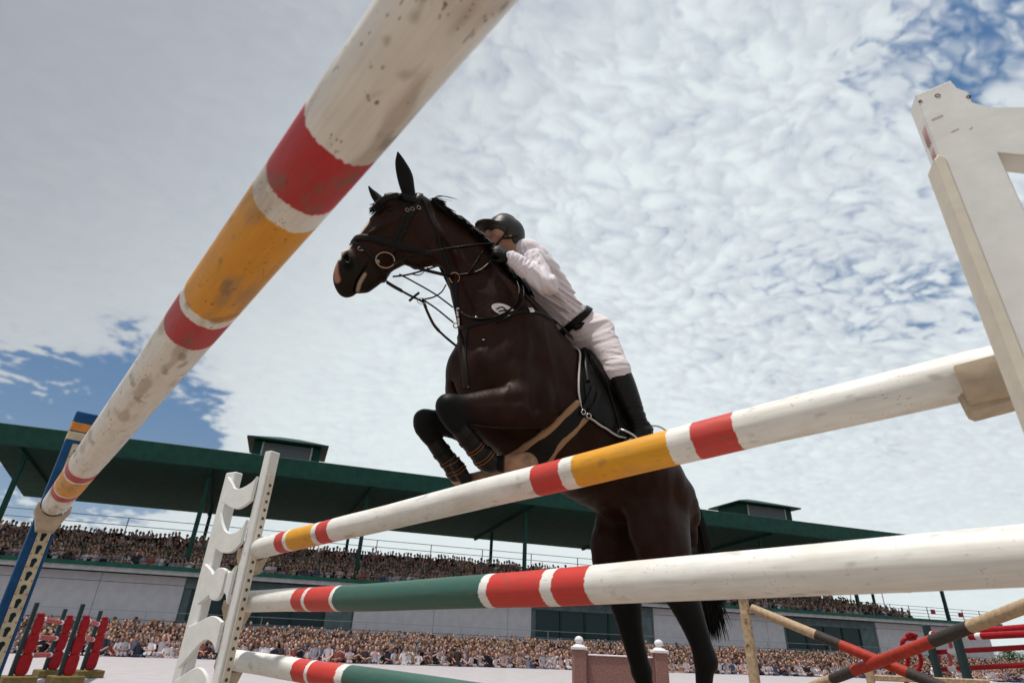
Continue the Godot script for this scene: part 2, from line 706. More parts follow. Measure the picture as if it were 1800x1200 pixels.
func mat(lin: Color, rough := 0.6, grain: Texture2D = null, scale := 1.0, relief: Texture2D = null, deep := 0.5) -> StandardMaterial3D:
	var m := StandardMaterial3D.new()
	m.albedo_color = lin.linear_to_srgb()
	m.roughness = rough
	m.metallic_specular = 0.3
	if grain or relief:
		m.uv1_triplanar = true
		m.uv1_scale = Vector3.ONE * scale
	if grain: m.albedo_texture = grain
	if relief:
		m.normal_enabled = true
		m.normal_texture = relief
		m.normal_scale = deep
	return m

func painted(rough := 0.6, relief: Texture2D = null, scale := 1.0, deep := 0.5) -> StandardMaterial3D:
	var m := mat(Color.WHITE, rough, null, scale, relief, deep)
	m.vertex_color_use_as_albedo = true
	return m

func make_materials() -> void:
	var mottle := grey_noise(31, 0.012, 5, 0.80, 1.0)
	var faint := grey_noise(33, 0.012, 5, 0.93, 1.0)
	var speck := grey_noise(37, 0.05, 4, 0.72, 1.0)
	var rough := bump(41, 0.03, 5, 2.0)
	var hair := bump(43, 0.09, 3, 3.0)
	var weave := bump(47, 0.2, 2, 2.0)
	M.sand = mat(Color(0.37, 0.295, 0.24), 0.95, speck, 0.6, rough, 0.8)
	M.pale = mat(Color(0.47, 0.44, 0.465), 0.9, faint, 0.25, rough, 0.3)
	M.green = mat(Color(0.009, 0.060, 0.046), 0.55, mottle, 0.3)
	M.green_dark = mat(Color(0.009, 0.054, 0.042), 0.8, mottle, 0.3)
	M.green_band = mat(Color(0.014, 0.125, 0.088), 0.5, mottle, 0.3)
	M.wall = mat(Color(0.64, 0.635, 0.68), 0.75, faint, 0.35)
	M.ledge = mat(Color(0.56, 0.56, 0.58), 0.7, mottle, 0.5)
	M.louvre = mat(Color(0.16, 0.17, 0.19), 0.6)
	M.steel = mat(Color(0.35, 0.38, 0.40), 0.5)
	M.glass = mat(Color(0.022, 0.046, 0.052), 0.22)
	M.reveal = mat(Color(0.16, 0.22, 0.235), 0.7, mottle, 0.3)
	M.white = mat(Color(0.84, 0.845, 0.83), 0.42, faint, 1.6, rough, 0.12)
	M.ivory = mat(Color(0.76, 0.71, 0.61), 0.5, faint, 3.0)
	M.cup = mat(Color(0.62, 0.50, 0.37), 0.5, mottle, 4.0)
	M.hole = mat(Color(0.12, 0.075, 0.045), 0.9)
	M.blue = mat(Color(0.010, 0.085, 0.24), 0.45, mottle, 2.0)
	M.orange = mat(Color(0.78, 0.30, 0.07), 0.5, mottle, 2.0)
	M.cream = mat(Color(0.70, 0.60, 0.42), 0.5, mottle, 2.0)
	M.print = mat(Color(0.006, 0.022, 0.030), 0.5)
	M.dot = mat(Color(0.38, 0.16, 0.06), 0.6)
	M.red = mat(Color(0.40, 0.012, 0.020), 0.42, mottle, 1.5)
	M.darkpost = mat(Color(0.022, 0.042, 0.048), 0.5)
	M.olive = mat(Color(0.20, 0.145, 0.055), 0.7, mottle, 1.5)
	M.brick = mat(Color(0.40, 0.215, 0.20), 0.8, speck, 1.2)
	M.brick_dark = mat(Color(0.30, 0.15, 0.135), 0.85, speck, 1.2)
	M.cap = mat(Color(0.72, 0.70, 0.74), 0.6)
	M.coat = painted(0.46, hair, 7.0, 0.5)
	M.coat.metallic_specular = 0.21
	M.hair = mat(Color(0.006, 0.0055, 0.0055), 0.5)
	M.leather = mat(Color(0.010, 0.0085, 0.0075), 0.42, speck, 8.0, hair, 0.3)
	M.leather_brown = mat(Color(0.030, 0.016, 0.011), 0.42, speck, 8.0, hair, 0.3)
	M.black = mat(Color(0.0075, 0.0072, 0.007), 0.5, null, 4.0, weave, 0.4)
	M.boot = mat(Color(0.011, 0.010, 0.0095), 0.33, null, 5.0, hair, 0.25)
	M.brass = mat(Color(0.40, 0.27, 0.18), 0.36)
	M.brass.metallic = 0.9
	M.gum = mat(Color(0.018, 0.010, 0.008), 0.6)
	M.chrome = mat(Color(0.6, 0.58, 0.55), 0.25)
	M.chrome.metallic = 1.0
	M.stitch = mat(Color(0.27, 0.10, 0.022), 0.6)
	M.fleece = mat(Color(0.50, 0.30, 0.17), 1.0, speck, 14.0, rough, 1.4)
	M.piping = mat(Color(0.55, 0.50, 0.48), 0.6)
	M.horn = painted(0.6, rough, 6.0, 0.5)
	M.shirt = mat(Color(0.76, 0.70, 0.755), 0.8, null, 6.0, weave, 0.35)
	M.breeches = mat(Color(0.75, 0.675, 0.70), 0.85, null, 6.0, weave, 0.35)
	M.skin = painted(0.5)
	M.skin.subsurf_scatter_enabled = true
	M.skin.subsurf_scatter_strength = 0.1
	M.helmet = mat(Color(0.040, 0.038, 0.037), 0.38, null, 9.0, weave, 0.5)
	M.eye = mat(Color(0.006, 0.004, 0.003), 0.08)
	M.tag = mat(Color(0.75, 0.68, 0.70), 0.6)
	M.bush = painted(0.8)
	M.bush.backlight_enabled = true
	M.bush.backlight = Color(0.1, 0.12, 0.05)
	M.person = painted(0.8)

# ---------------------------------------------------------------- painted poles
var pole_jobs := []
func pole_job(i: int) -> void:
	var J: Dictionary = pole_jobs[i]
	var w: int = J.w
	var h: int = J.h
	var sd: int = J.seed
	var n1 := noise(sd, 0.9 / 60.0, 4)
	var n2 := noise(sd + 1, 1.0 / 9.0, 3)
	var n3 := noise(sd + 2, 1.0 / 120.0, 3)
	var n4 := noise(sd + 3, 1.0 / 26.0, 2)
	var b := PackedByteArray()
	b.resize(w * h * 3)
	var px: float = J.len / w * 1000.0           # millimetres a pixel along
	var py := 314.0 / h
	var bands: Array = J.bands
	var wear: float = J.get("wear", 1.0)
	var o := 0
	for y in h:
		var vy := y * py
		for x in w:
			var vx := x * px
			# along the grain noise is stretched
			var rag := n2.get_noise_2d(vx * 0.2, vy) * 2.2 + n1.get_noise_2d(7.0, vy * 1.2) * 5.0
			var u: float = (vx + rag) / (J.len * 1000.0)
			var c: Color = bands[0][1]
			for q in bands:
				if u >= q[0]: c = q[1]
			var blotch := n1.get_noise_2d(vx * 0.16, vy * 0.9)
			var stain := (0.35 + 0.65 * smooth(0.15, 0.6, c.get_luminance())) * smooth(0.06, 0.55, blotch + n3.get_noise_2d(vx * 0.5, vy * 0.5) * 0.6) * (0.34 if wear < 1.0 else 0.46) * wear
			c = c.lerp(Color(0.36, 0.28, 0.20) * (0.3 + c.get_luminance()), stain)
			var sc := n2.get_noise_2d(vx * 0.55, vy * 1.1) + n4.get_noise_2d(vx, vy * 0.8) * 0.75
			var mark := smooth(0.74, 0.98, sc) * wear * smooth(-0.05, 0.35, n3.get_noise_2d(vx * 0.7 + 60.0, vy))
			c = c.lerp(Color(0.07, 0.055, 0.042), mark * 0.75)
			var crack := absf(n4.get_noise_2d(vx * 0.16, vy * 1.5))
			if crack < 0.010 and n1.get_noise_2d(vx * 0.4 + 300.0, vy * 0.6) > 0.22: c = c.lerp(Color(0.09, 0.07, 0.055), 0.7 * wear)
			var chip := n2.get_noise_2d(vx * 0.8 + 900.0, vy + 50.0) + n1.get_noise_2d(vx + 500.0, vy) * 0.5
			if chip > 0.86: c = c.lerp(Color(0.50, 0.40, 0.30), 0.6 * wear)
			c = c.lerp(Color(0.16, 0.12, 0.085), smooth(0.42, 0.75, n4.get_noise_2d(vx * 0.35, vy * 0.7) * 0.7 + n1.get_noise_2d(vx * 0.3 + 700.0, vy * 0.6) * 0.9) * 0.5 * minf(wear, 1.0))
			c = c * (0.95 + 0.06 * n4.get_noise_2d(vx * 0.3 + 100.0, vy) + 0.07 * n2.get_noise_2d(vx * 0.03, vy * 1.6))
			c = c.linear_to_srgb()
			b[o] = clampi(int(c.r * 255.0), 0, 255)
			b[o + 1] = clampi(int(c.g * 255.0), 0, 255)
			b[o + 2] = clampi(int(c.b * 255.0), 0, 255)
			o += 3
	J.image = Image.create_from_data(w, h, false, Image.FORMAT_RGB8, b)

# ---------------------------------------------------------------- the grandstand's own axes: along, up, towards the arena
var STAND := Transform3D(Basis(Vector3(0.9471, 0, -0.3210), Vector3.UP, Vector3(0.3210, 0, 0.9471)), Vector3(-18.85, 0, -23.69))

func build_stand() -> void:
	var t := thing("grandstand", STAND, "long open grandstand with dark green flat roof, grey wall and green deck edge", "grandstand")
	var m := MB.new()
	m.box(Vector3(24.9, 2.86, -4.6), Vector3(57.6, 0.10, 9.2), 0.0)
	part("deck", m.done(), M.ledge, t)
	m = MB.new()
	m.box(Vector3(24.9, 2.985, 0.03), Vector3(57.7, 0.15, 0.08), 0.01)
	part("deck_edge", m.done(), M.green_band, t)
	m = MB.new()
	m.box(Vector3(24.9, 2.78, -0.02), Vector3(57.6, 0.10, 0.10), 0.01)
	part("deck_ledge", m.done(), M.ledge, t)
	# wall in panels between the window recesses
	var wins := [[6.35, 13.3], [21.7, 28.5], [36.85, 43.7]]
	var at0 := -3.9
	for w in wins + [[53.2, 60.0]]:
		var x := at0
		while x < w[0] - 0.05:
			var x1: float = minf(x + 3.6, w[0])
			for r in [[0.0, 1.07], [1.085, 2.40], [2.415, 2.72]]:
				part("wall_panel", boxmesh(Vector3(x1 - x - 0.015, r[1] - r[0], 0.12), 0.006, Vector3((x + x1) * 0.5, (r[0] + r[1]) * 0.5, -0.66)), M.wall, t)
			x = x1
		if w[0] > 50.0: break
		part("wall_panel", boxmesh(Vector3(w[1] - w[0], 1.06, 0.12), 0.006, Vector3((w[0] + w[1]) * 0.5, 0.53, -0.66)), M.wall, t)
		at0 = w[1]
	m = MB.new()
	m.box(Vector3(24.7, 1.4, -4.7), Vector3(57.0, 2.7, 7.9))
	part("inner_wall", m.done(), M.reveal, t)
	for w in wins:
		var wm := MB.new()
		var a: float = w[0] + 0.25
		var b: float = w[1] - 1.25
		wm.box(Vector3((w[0] + w[1]) * 0.5, 1.10, -0.64), Vector3(w[1] - w[0], 0.06, 0.18), 0.005)
		wm.box(Vector3((w[0] + w[1]) * 0.5, 2.52, -0.68), Vector3(w[1] - w[0], 0.40, 0.10), 0.005)
		var f := part("window", wm.done(), M.reveal, t)
		part("side_panel", boxmesh(Vector3(1.15, 1.2, 0.03), 0.004, Vector3(w[1] - 0.62, 1.72, -0.705)), M.reveal, f)
		var count := 4
		for k in count:
			var x0 := a + (b - a) * k / count
			var x1 := a + (b - a) * (k + 1) / count
			part("pane", boxmesh(Vector3(x1 - x0 - 0.10, 1.18, 0.02), 0.0, Vector3((x0 + x1) * 0.5, 1.72, -0.712)), M.glass, f)
			part("mullion", boxmesh(Vector3(0.09, 1.18, 0.07), 0.005, Vector3(x1, 1.72, -0.69)), M.green, f)
	# roof
	m = MB.new()
	var rf := PackedVector2Array([Vector2(0.55, 7.05), Vector2(0.55, 7.12), Vector2(-8.0, 7.05), Vector2(-8.0, 6.43)])
	var x0 := -3.0
	var x1 := 50.5
	for y in [0, 1]:
		var zz := [7.06, 7.86] if y == 0 else [6.43, 6.60]
	# upper and lower skins meet at the fascia and the back edge
	var fl := Vector3(x0 + 1.2, 7.06, 0.5)
	var fr := Vector3(x1, 7.06, 0.5)
	var bl := Vector3(x0, 6.44, -8.0)
	var br := Vector3(x1, 6.44, -8.0)
	m.face([fl, fr, br, bl], Vector3(0, -1, 0.07))
	var up := Vector3(0, 0.75, 0)
	m.face([fl + up, fr + up, br + Vector3(0, 0.3, 0), bl + Vector3(0, 0.3, 0)], Vector3(0, 1, -0.1))
	m.face([bl, br, br + Vector3(0, 0.3, 0), bl + Vector3(0, 0.3, 0)], Vector3(0, 0, -1))
	m.face([fl, bl, bl + Vector3(0, 0.3, 0), fl + up], Vector3(-1, 0, 0))
	m.face([fr, br, br + Vector3(0, 0.3, 0), fr + up], Vector3(1, 0, 0))
	m.face([fl, fr, fr + up, fl + up], Vector3(0, 0, 1))
	var roof := part("roof", m.done(), M.green_dark, t)
	m = MB.new()
	m.box(Vector3((x0 + x1) * 0.5 - 0.6, 7.44, 0.55), Vector3(x1 - x0 + 1.2, 0.84, 0.08), 0.02)
	part("fascia", m.done(), M.green, roof)
	m = MB.new()
	m.box(Vector3(-3.2, 7.2, -0.2), Vector3(2.4, 0.95, 1.3), 0.03)
	part("end_beam", m.done(), M.green, roof)
	var posts := [-0.82, 6.17, 13.15, 21.27, 28.6, 36.09, 42.72, 50.02]
	for i in posts.size():
		var x: float = posts[i]
		part("post", boxmesh(Vector3(0.17, 4.02, 0.17), 0.015, Vector3(x, 5.03, -0.62)), M.green, t)
		part("back_post", boxmesh(Vector3(0.15, 3.64, 0.15), 0.015, Vector3(x - 0.2, 4.73, -5.6)), M.green_dark, t)
		m = MB.new()
		m.bar(Vector3(x + 0.1, 7.0, 0.44), Vector3(x - 0.55, 6.38, -7.9), 0.14, 0.12, 0.01)
		part("rafter", m.done(), M.green_dark, roof)
	# roof turrets
	for c in [[9.0, 2.05, 1.35], [40.2, 2.6, 1.35]]:
		var cx: float = c[0]
		var hw: float = c[1]
		m = MB.new()
		m.box(Vector3(cx, 8.55, -4.0 - c[2]), Vector3(hw * 1.66, 2.5, c[2] * 1.7), 0.03)
		var tw := part("turret", m.done(), M.green, roof)
		var zf: float = -4.0 - c[2] * 0.13
		part("louvre_back", boxmesh(Vector3(hw * 1.18, 0.86, 0.03), 0.0, Vector3(cx, 9.30, zf - 0.02)), M.darkpost, tw)
		for k in 9: part("louvre", boxmesh(Vector3(hw * 1.15, 0.07, 0.03), 0.0, Vector3(cx, 8.95 + 0.09 * k, zf)), M.louvre, tw)
		for s: float in [-1.0, 1.0]: part("louvre_frame", boxmesh(Vector3(0.09, 0.88, 0.07), 0.005, Vector3(cx + s * hw * 0.6, 9.30, zf)), M.ledge, tw)
		m = MB.new()
		var ey := 9.80
		var e := [Vector3(cx - hw, ey + 0.04, -4.0 + 0.3), Vector3(cx + hw, ey + 0.04, -4.0 + 0.3), Vector3(cx + hw, ey + 0.04, -4.3 - c[2] * 2.0), Vector3(cx - hw, ey + 0.04, -4.3 - c[2] * 2.0)]
		var q := [Vector3(cx - 0.5, ey + 0.62, -4.0 - c[2]), Vector3(cx + 0.5, ey + 0.62, -4.0 - c[2])]
		m.face([e[0], e[1], q[1], q[0]])
		m.face([e[2], e[3], q[0], q[1]])
		m.face([e[1], e[2], q[1]])
		m.face([e[3], e[0], q[0]])
		m.box(Vector3(cx, ey, -4.0 - c[2]), Vector3(hw * 2.0, 0.08, c[2] * 2.0 + 0.6))
		part("turret_roof", m.done(), M.green, tw)
	# rails
	m = MB.new()
	for r in [3.18, 3.36, 3.54, 3.72]: m.bar(Vector3(-3.5, r, 0.0), Vector3(53.4, r, 0.0), 0.022, 0.022)
	var xx := -3.5
	while xx < 53.4:
		m.bar(Vector3(xx, 2.95, 0.0), Vector3(xx, 3.74, 0.0), 0.03, 0.03)
		xx += 1.5
	part("front_rail", m.done(), M.green, t)
	m = MB.new()
	for r in [5.15, 5.5]: m.bar(Vector3(-3.5, r, -5.4), Vector3(53.4, r, -5.4), 0.03, 0.03)
	xx = -3.5
	while xx < 53.4:
		m.bar(Vector3(xx, 2.9, -5.4), Vector3(xx, 5.52, -5.4), 0.04, 0.04)
		xx += 3.0
	part("back_rail", m.done(), M.steel, t)
	m = MB.new()
	m.bar(Vector3(-3.5, 1.38, 0.3), Vector3(53.0, 1.38, 0.3), 0.018, 0.018)
	xx = -3.0
	while xx < 53.0:
		m.bar(Vector3(xx, 0.3, 0.3), Vector3(xx, 1.39, 0.3), 0.025, 0.025)
		xx += 4.2
	part("wall_rail", m.done(), M.steel, t)
	# stepped terrace under the upper crowd and benches of the lower one
	m = MB.new()
	for k in 10: m.box(Vector3(21.0, 2.90 + 0.0625 * k, -0.45 - 0.46 * k), Vector3(50.0 - 0.5 * k, 0.02 + 0.125 * k, 0.455))
	part("terrace", m.done(), M.reveal, t)
	for b in [[47.9, 3.48, -0.05], [50.2, 3.42, -0.04]]: part("lifebuoy_box", boxmesh(Vector3(0.30, 0.26, 0.10), 0.02, Vector3(b[0], b[1], b[2] + 0.1)), M.red, t)

# ---------------------------------------------------------------- spectators: small figures, far too many to count
func person_meshes() -> Array:
	var out := []
	for kind in 4:
		var cl := MB.new()       # clothes
		var sk := MB.new()       # skin
		var hr := MB.new()
		cl.tube([Vector3(0, 0.0, 0.02), Vector3(0, 0.22, 0.0), Vector3(0, 0.44, 0), Vector3(0, 0.52, 0)], [0.17, 0.155, 0.19, 0.07], 7, true, 0.62, Vector3.RIGHT)
		cl.tube([Vector3(-0.08, 0.04, 0.05), Vector3(-0.09, 0.06, 0.38)], [0.085, 0.07], 5)
		cl.tube([Vector3(0.08, 0.04, 0.05), Vector3(0.09, 0.06, 0.38)], [0.085, 0.07], 5)
		var arms := [[Vector3(-0.24, 0.24, 0.08), Vector3(-0.08, 0.20, 0.24)], [Vector3(-0.32, 0.52, 0.08), Vector3(-0.20, 0.74, 0.10)], [Vector3(-0.26, 0.24, 0.06), Vector3(-0.16, 0.12, 0.28)], [Vector3(-0.25, 0.32, 0.14), Vector3(-0.05, 0.42, 0.26)]]
		for s: float in [-1.0, 1.0]:
			var a: Array = arms[kind if s > 0 or kind != 1 else 2]
			var f := Vector3(-s, 1, 1)
			cl.tube([Vector3(-0.17, 0.45, 0) * f, a[0] * f], [0.06, 0.05], 5)
			sk.tube([a[0] * f, a[1] * f, (a[1] + (a[1] - a[0]).normalized() * 0.08) * f], [0.042, 0.034, 0.04], 5)
		sk.tube([Vector3(0, 0.49, 0.0), Vector3(0, 0.58, 0.01)], [0.055, 0.05], 6)
		sk.ball(Vector3(0, 0.655, 0.02), Vector3(0.078, 0.11, 0.092), 6, 8)
		if kind == 2: hr.lathe([Vector2(0.15, 0.69), Vector2(0.10, 0.70), Vector2(0.09, 0.76), Vector2(0.05, 0.79), Vector2(0.001, 0.795)], 8)
		else: hr.ball(Vector3(0, 0.69, -0.018), Vector3(0.088, 0.098, 0.094), 5, 8)
		out.append([cl.done(), sk.done(), hr.done()])
	return out

func crowd(called: String, label: String, rows: Array, x0: float, x1: float, gap: float, seed_: int) -> void:
	rng.seed = seed_
	var t := thing(called, STAND, label, "crowd")
	t.set_meta("kind", "stuff")
	var meshes := person_meshes()
	var lists := [[], [], [], []]
	for r in rows:
		var x := x0 + rng.randf() * 0.3
		var end: float = x1 - (r[2] if r.size() > 2 else 0.0)
		while x < end:
			var s := rng.randf_range(0.52, 0.70)
			var b := Basis(Vector3.UP, rng.randf_range(-0.5, 0.5)).scaled(Vector3(s, s * rng.randf_range(1.0, 1.22), s))
			lists[rng.randi() % 4].append(Transform3D(b, Vector3(x, r[0] + rng.randf_range(-0.04, 0.09), r[1] + rng.randf_range(-0.15, 0.15))))
			x += gap * rng.randf_range(0.75, 1.25)
	var tops := [Color(0.46, 0.42, 0.46), Color(0.66, 0.62, 0.66), Color(0.03, 0.035, 0.06), Color(0.012, 0.012, 0.016), Color(0.28, 0.09, 0.08), Color(0.07, 0.11, 0.20), Color(0.34, 0.24, 0.19), Color(0.22, 0.21, 0.27), Color(0.46, 0.32, 0.31), Color(0.70, 0.66, 0.70), Color(0.36, 0.34, 0.40), Color(0.07, 0.05, 0.05), Color(0.018, 0.02, 0.03), Color(0.52, 0.46, 0.50)]
	var hairs := [Color(0.010, 0.008, 0.007), Color(0.012, 0.009, 0.008), Color(0.035, 0.016, 0.010), Color(0.08, 0.035, 0.018), Color(0.20, 0.11, 0.05), Color(0.16, 0.14, 0.14)]
	for layer in 3:
		for kind in 4:
			var mm := MultiMesh.new()
			mm.transform_format = MultiMesh.TRANSFORM_3D
			mm.use_colors = true
			mm.mesh = meshes[kind][layer]
			mm.instance_count = lists[kind].size()
			for i in lists[kind].size():
				mm.set_instance_transform(i, lists[kind][i])
				var c: Color
				if layer == 0: c = tops[rng.randi() % tops.size()]
				elif layer == 1: c = Color(0.56, 0.33, 0.25) * rng.randf_range(0.45, 1.15)
				else: c = hairs[rng.randi() % hairs.size()]
				c = c * rng.randf_range(0.8, 1.15)
				c.a = 1.0
				mm.set_instance_color(i, c)
			var o := MultiMeshInstance3D.new()
			o.multimesh = mm
			o.material_override = M.person
			o.name = ["clothes", "skin", "hair"][layer] + ("" if kind == 0 else "_%03d" % kind)
			o.set_meta("kind", "stuff")
			t.add_child(o, true)

# ---------------------------------------------------------------- jump poles, cups and wings
func pole(called: String, label: String, group: String, a: Vector3, b: Vector3, r: float, img: ImageTexture, seed_: int, sag := 0.0) -> MeshInstance3D:
	rng.seed = seed_
	var m := MB.new()
	var pts := []
	var rad := []
	var n := 48
	var ln := a.distance_to(b)
	var wob := noise(seed_, 0.9, 2)
	for i in n + 1:
		var t := float(i) / n
		pts.append(a.lerp(b, t) + Vector3(0, wob.get_noise_1d(t * ln) * 0.004 - sag * 4.0 * t * (1.0 - t), 0))
		var e := minf(t, 1.0 - t) * ln
		rad.append(r * (1.0 + 0.012 * wob.get_noise_1d(50.0 + t * ln * 3.0)) * (1.0 if e > 0.012 else 0.93))
	m.tube(pts, rad, 40, false, 1.0, Vector3.UP)
	var mt := StandardMaterial3D.new()
	mt.albedo_texture = img
	mt.roughness = 0.5
	mt.normal_enabled = true
	mt.normal_texture = M.pole_relief
	mt.normal_scale = 0.35
	var o := part(called, m.done(), mt, self)
	tag(o, label, "jump pole", group)
	for e in 2:
		var c := MB.new()
		var d := (b - a).normalized() * (-1.0 if e == 0 else 1.0)
		var p := a if e == 0 else b
		c.tube([p - d * 0.006, p + d * 0.004], [r * 0.93, r * 0.86], 28)
		part("end_grain", c.done(), M.wood_end, o)
	return o

func pole_image(name_: String, len_: float, w: int, h: int, bands: Array, seed_: int, wear := 1.0) -> Dictionary:
	var d := {"name": name_, "len": len_, "w": w, "h": h, "bands": bands, "seed": seed_, "wear": wear}
	pole_jobs.append(d)
	return d

func trough(p: Vector3, d: Vector3, t0: float, t1: float, r: float, deep := 0.045) -> ArrayMesh:    # a cup: the lower half of a pipe along the pole
	var m := MB.new()
	var x := d.cross(Vector3.UP).normalized()
	m.xf = Transform3D(Basis(x, x.cross(d).normalized() * -1.0 if x.cross(d).y < 0 else x.cross(d).normalized(), d), p)
	var o := r + (0.017 if deep < 0.05 else 0.012)
	var pg := PackedVector2Array([Vector2(-o, 0.002), Vector2(-o - 0.002, -0.035), Vector2(-o * 0.86, -0.058), Vector2(-o * 0.52, -0.058 - deep), Vector2(o * 0.52, -0.058 - deep), Vector2(o * 0.86, -0.058), Vector2(o + 0.002, -0.035), Vector2(o, 0.002)])
	for i in 13:
		var a := TAU - PI * i / 12.0
		pg.append(Vector2(cos(a), sin(a)) * (r + 0.004))
	m.slab(pg, t0, t1, 0.003)
	return m.done()

func poly(a: Array, flip := -1.0) -> PackedVector2Array:
	var o := PackedVector2Array()
	for i in range(0, a.size(), 2): o.append(Vector2(a[i] * flip, a[i + 1]))
	return o

func curve2(a: Array, flip := -1.0, steps := 4) -> PackedVector2Array:
	var pts := []
	for i in range(0, a.size(), 2): pts.append(Vector3(a[i] * flip, a[i + 1], 0))
	var o := PackedVector2Array()
	for p in curve(pts, steps): o.append(Vector2(p.x, p.y))
	return o

func white_wing_left() -> void:
	var X := Vector3(0.866, 0, 0.5)
	var t := thing("jump_wing", Transform3D(Basis(X, Vector3.UP, X.cross(Vector3.UP)), Vector3(-1.298, 0, -3.096)), "white wooden jump wing with crescent cut-outs, holding the left ends of three poles", "jump wing")
	part("post", boxmesh(Vector3(0.050, 1.80, 0.062), 0.004, Vector3(0.022, 0.90, -0.031)), M.white, t)
	part("post", boxmesh(Vector3(0.082, 1.71, 0.050), 0.005, Vector3(-0.248, 0.855, -0.026)), M.white, t)
	var plates := [
		[[0.235, 1.68, 0.185, 1.640, 0.164, 1.618, 0.14, 1.608, 0.118, 1.606, 0.09, 1.61, 0.057, 1.621, 0.02, 1.640, 0.0, 1.662], [0.0, 1.536, 0.042, 1.512, 0.094, 1.499, 0.148, 1.510, 0.235, 1.545]],
		[[0.222, 1.49, 0.19, 1.44, 0.149, 1.397, 0.12, 1.384, 0.097, 1.379, 0.065, 1.382, 0.038, 1.392, 0.01, 1.415, 0.0, 1.44], [0.0, 1.325, 0.03, 1.30, 0.061, 1.285, 0.108, 1.283, 0.15, 1.291, 0.20, 1.315]],
		[[0.235, 1.235, 0.175, 1.205, 0.149, 1.185, 0.138, 1.20, 0.126, 1.209, 0.107, 1.214, 0.088, 1.213, 0.070, 1.207, 0.055, 1.195, 0.050, 1.14], [0.052, 1.10, 0.063, 1.073, 0.085, 1.064, 0.108, 1.066, 0.128, 1.074, 0.14, 1.087, 0.165, 1.07, 0.21, 1.045]],
		[[0.235, 0.95, 0.18, 0.965, 0.149, 0.977, 0.115, 0.990, 0.079, 0.997, 0.04, 0.990, 0.0, 0.972], [0.0, 0.845, 0.02, 0.872, 0.05, 0.889, 0.082, 0.894, 0.115, 0.882, 0.149, 0.852, 0.235, 0.77]],
		[[0.235, 0.72, 0.175, 0.75, 0.141, 0.768, 0.11, 0.778, 0.087, 0.781, 0.055, 0.772, 0.022, 0.751, 0.0, 0.72], [0.0, 0.52, 0.05, 0.50, 0.1, 0.495, 0.15, 0.50, 0.235, 0.52]],
	]
	for i in plates.size():
		var pg := curve2(plates[i][0])
		pg.append_array(curve2(plates[i][1]))
		var m := MB.new()
		m.slab(pg, 0.001 if i != 2 else 0.002, 0.019 if i != 2 else 0.023, 0.003)
		part("crescent_plate", m.done(), M.white, t)
	var q := MB.new()
	q.slab(poly([0.046, 1.20, 0.036, 1.191, 0.018, 1.20, 0.0, 1.222, 0.0, 1.05, 0.02, 1.09, 0.042, 1.10]), 0.0012, 0.019, 0.003)
	part("crescent_plate", q.done(), M.white, t)
	# the drilled strip that the cups hang on
	part("cup_strip", boxmesh(Vector3(0.010, 1.42, 0.040), 0.002, Vector3(0.052, 0.965, -0.033)), M.ivory, t)
	var y := 1.62
	while y > 0.35:
		var h := MB.new()
		h.xf = Transform3D(Basis(Vector3(0, 1, 0), Vector3(1, 0, 0), Vector3(0, 0, -1)), Vector3(0.0574, y, -0.033))
		h.lathe([Vector2(0.0082, -0.002), Vector2(0.0082, 0.0005), Vector2(0.0001, 0.0006)], 12)
		part("drill_hole", h.done(), M.hole, t)
		y -= 0.042
	part("foot", boxmesh(Vector3(0.09, 0.09, 0.75), 0.006, Vector3(0.02, 0.045, -0.03)), M.white, t)
	part("foot", boxmesh(Vector3(0.09, 0.09, 0.75), 0.006, Vector3(-0.23, 0.045, -0.03)), M.white, t)

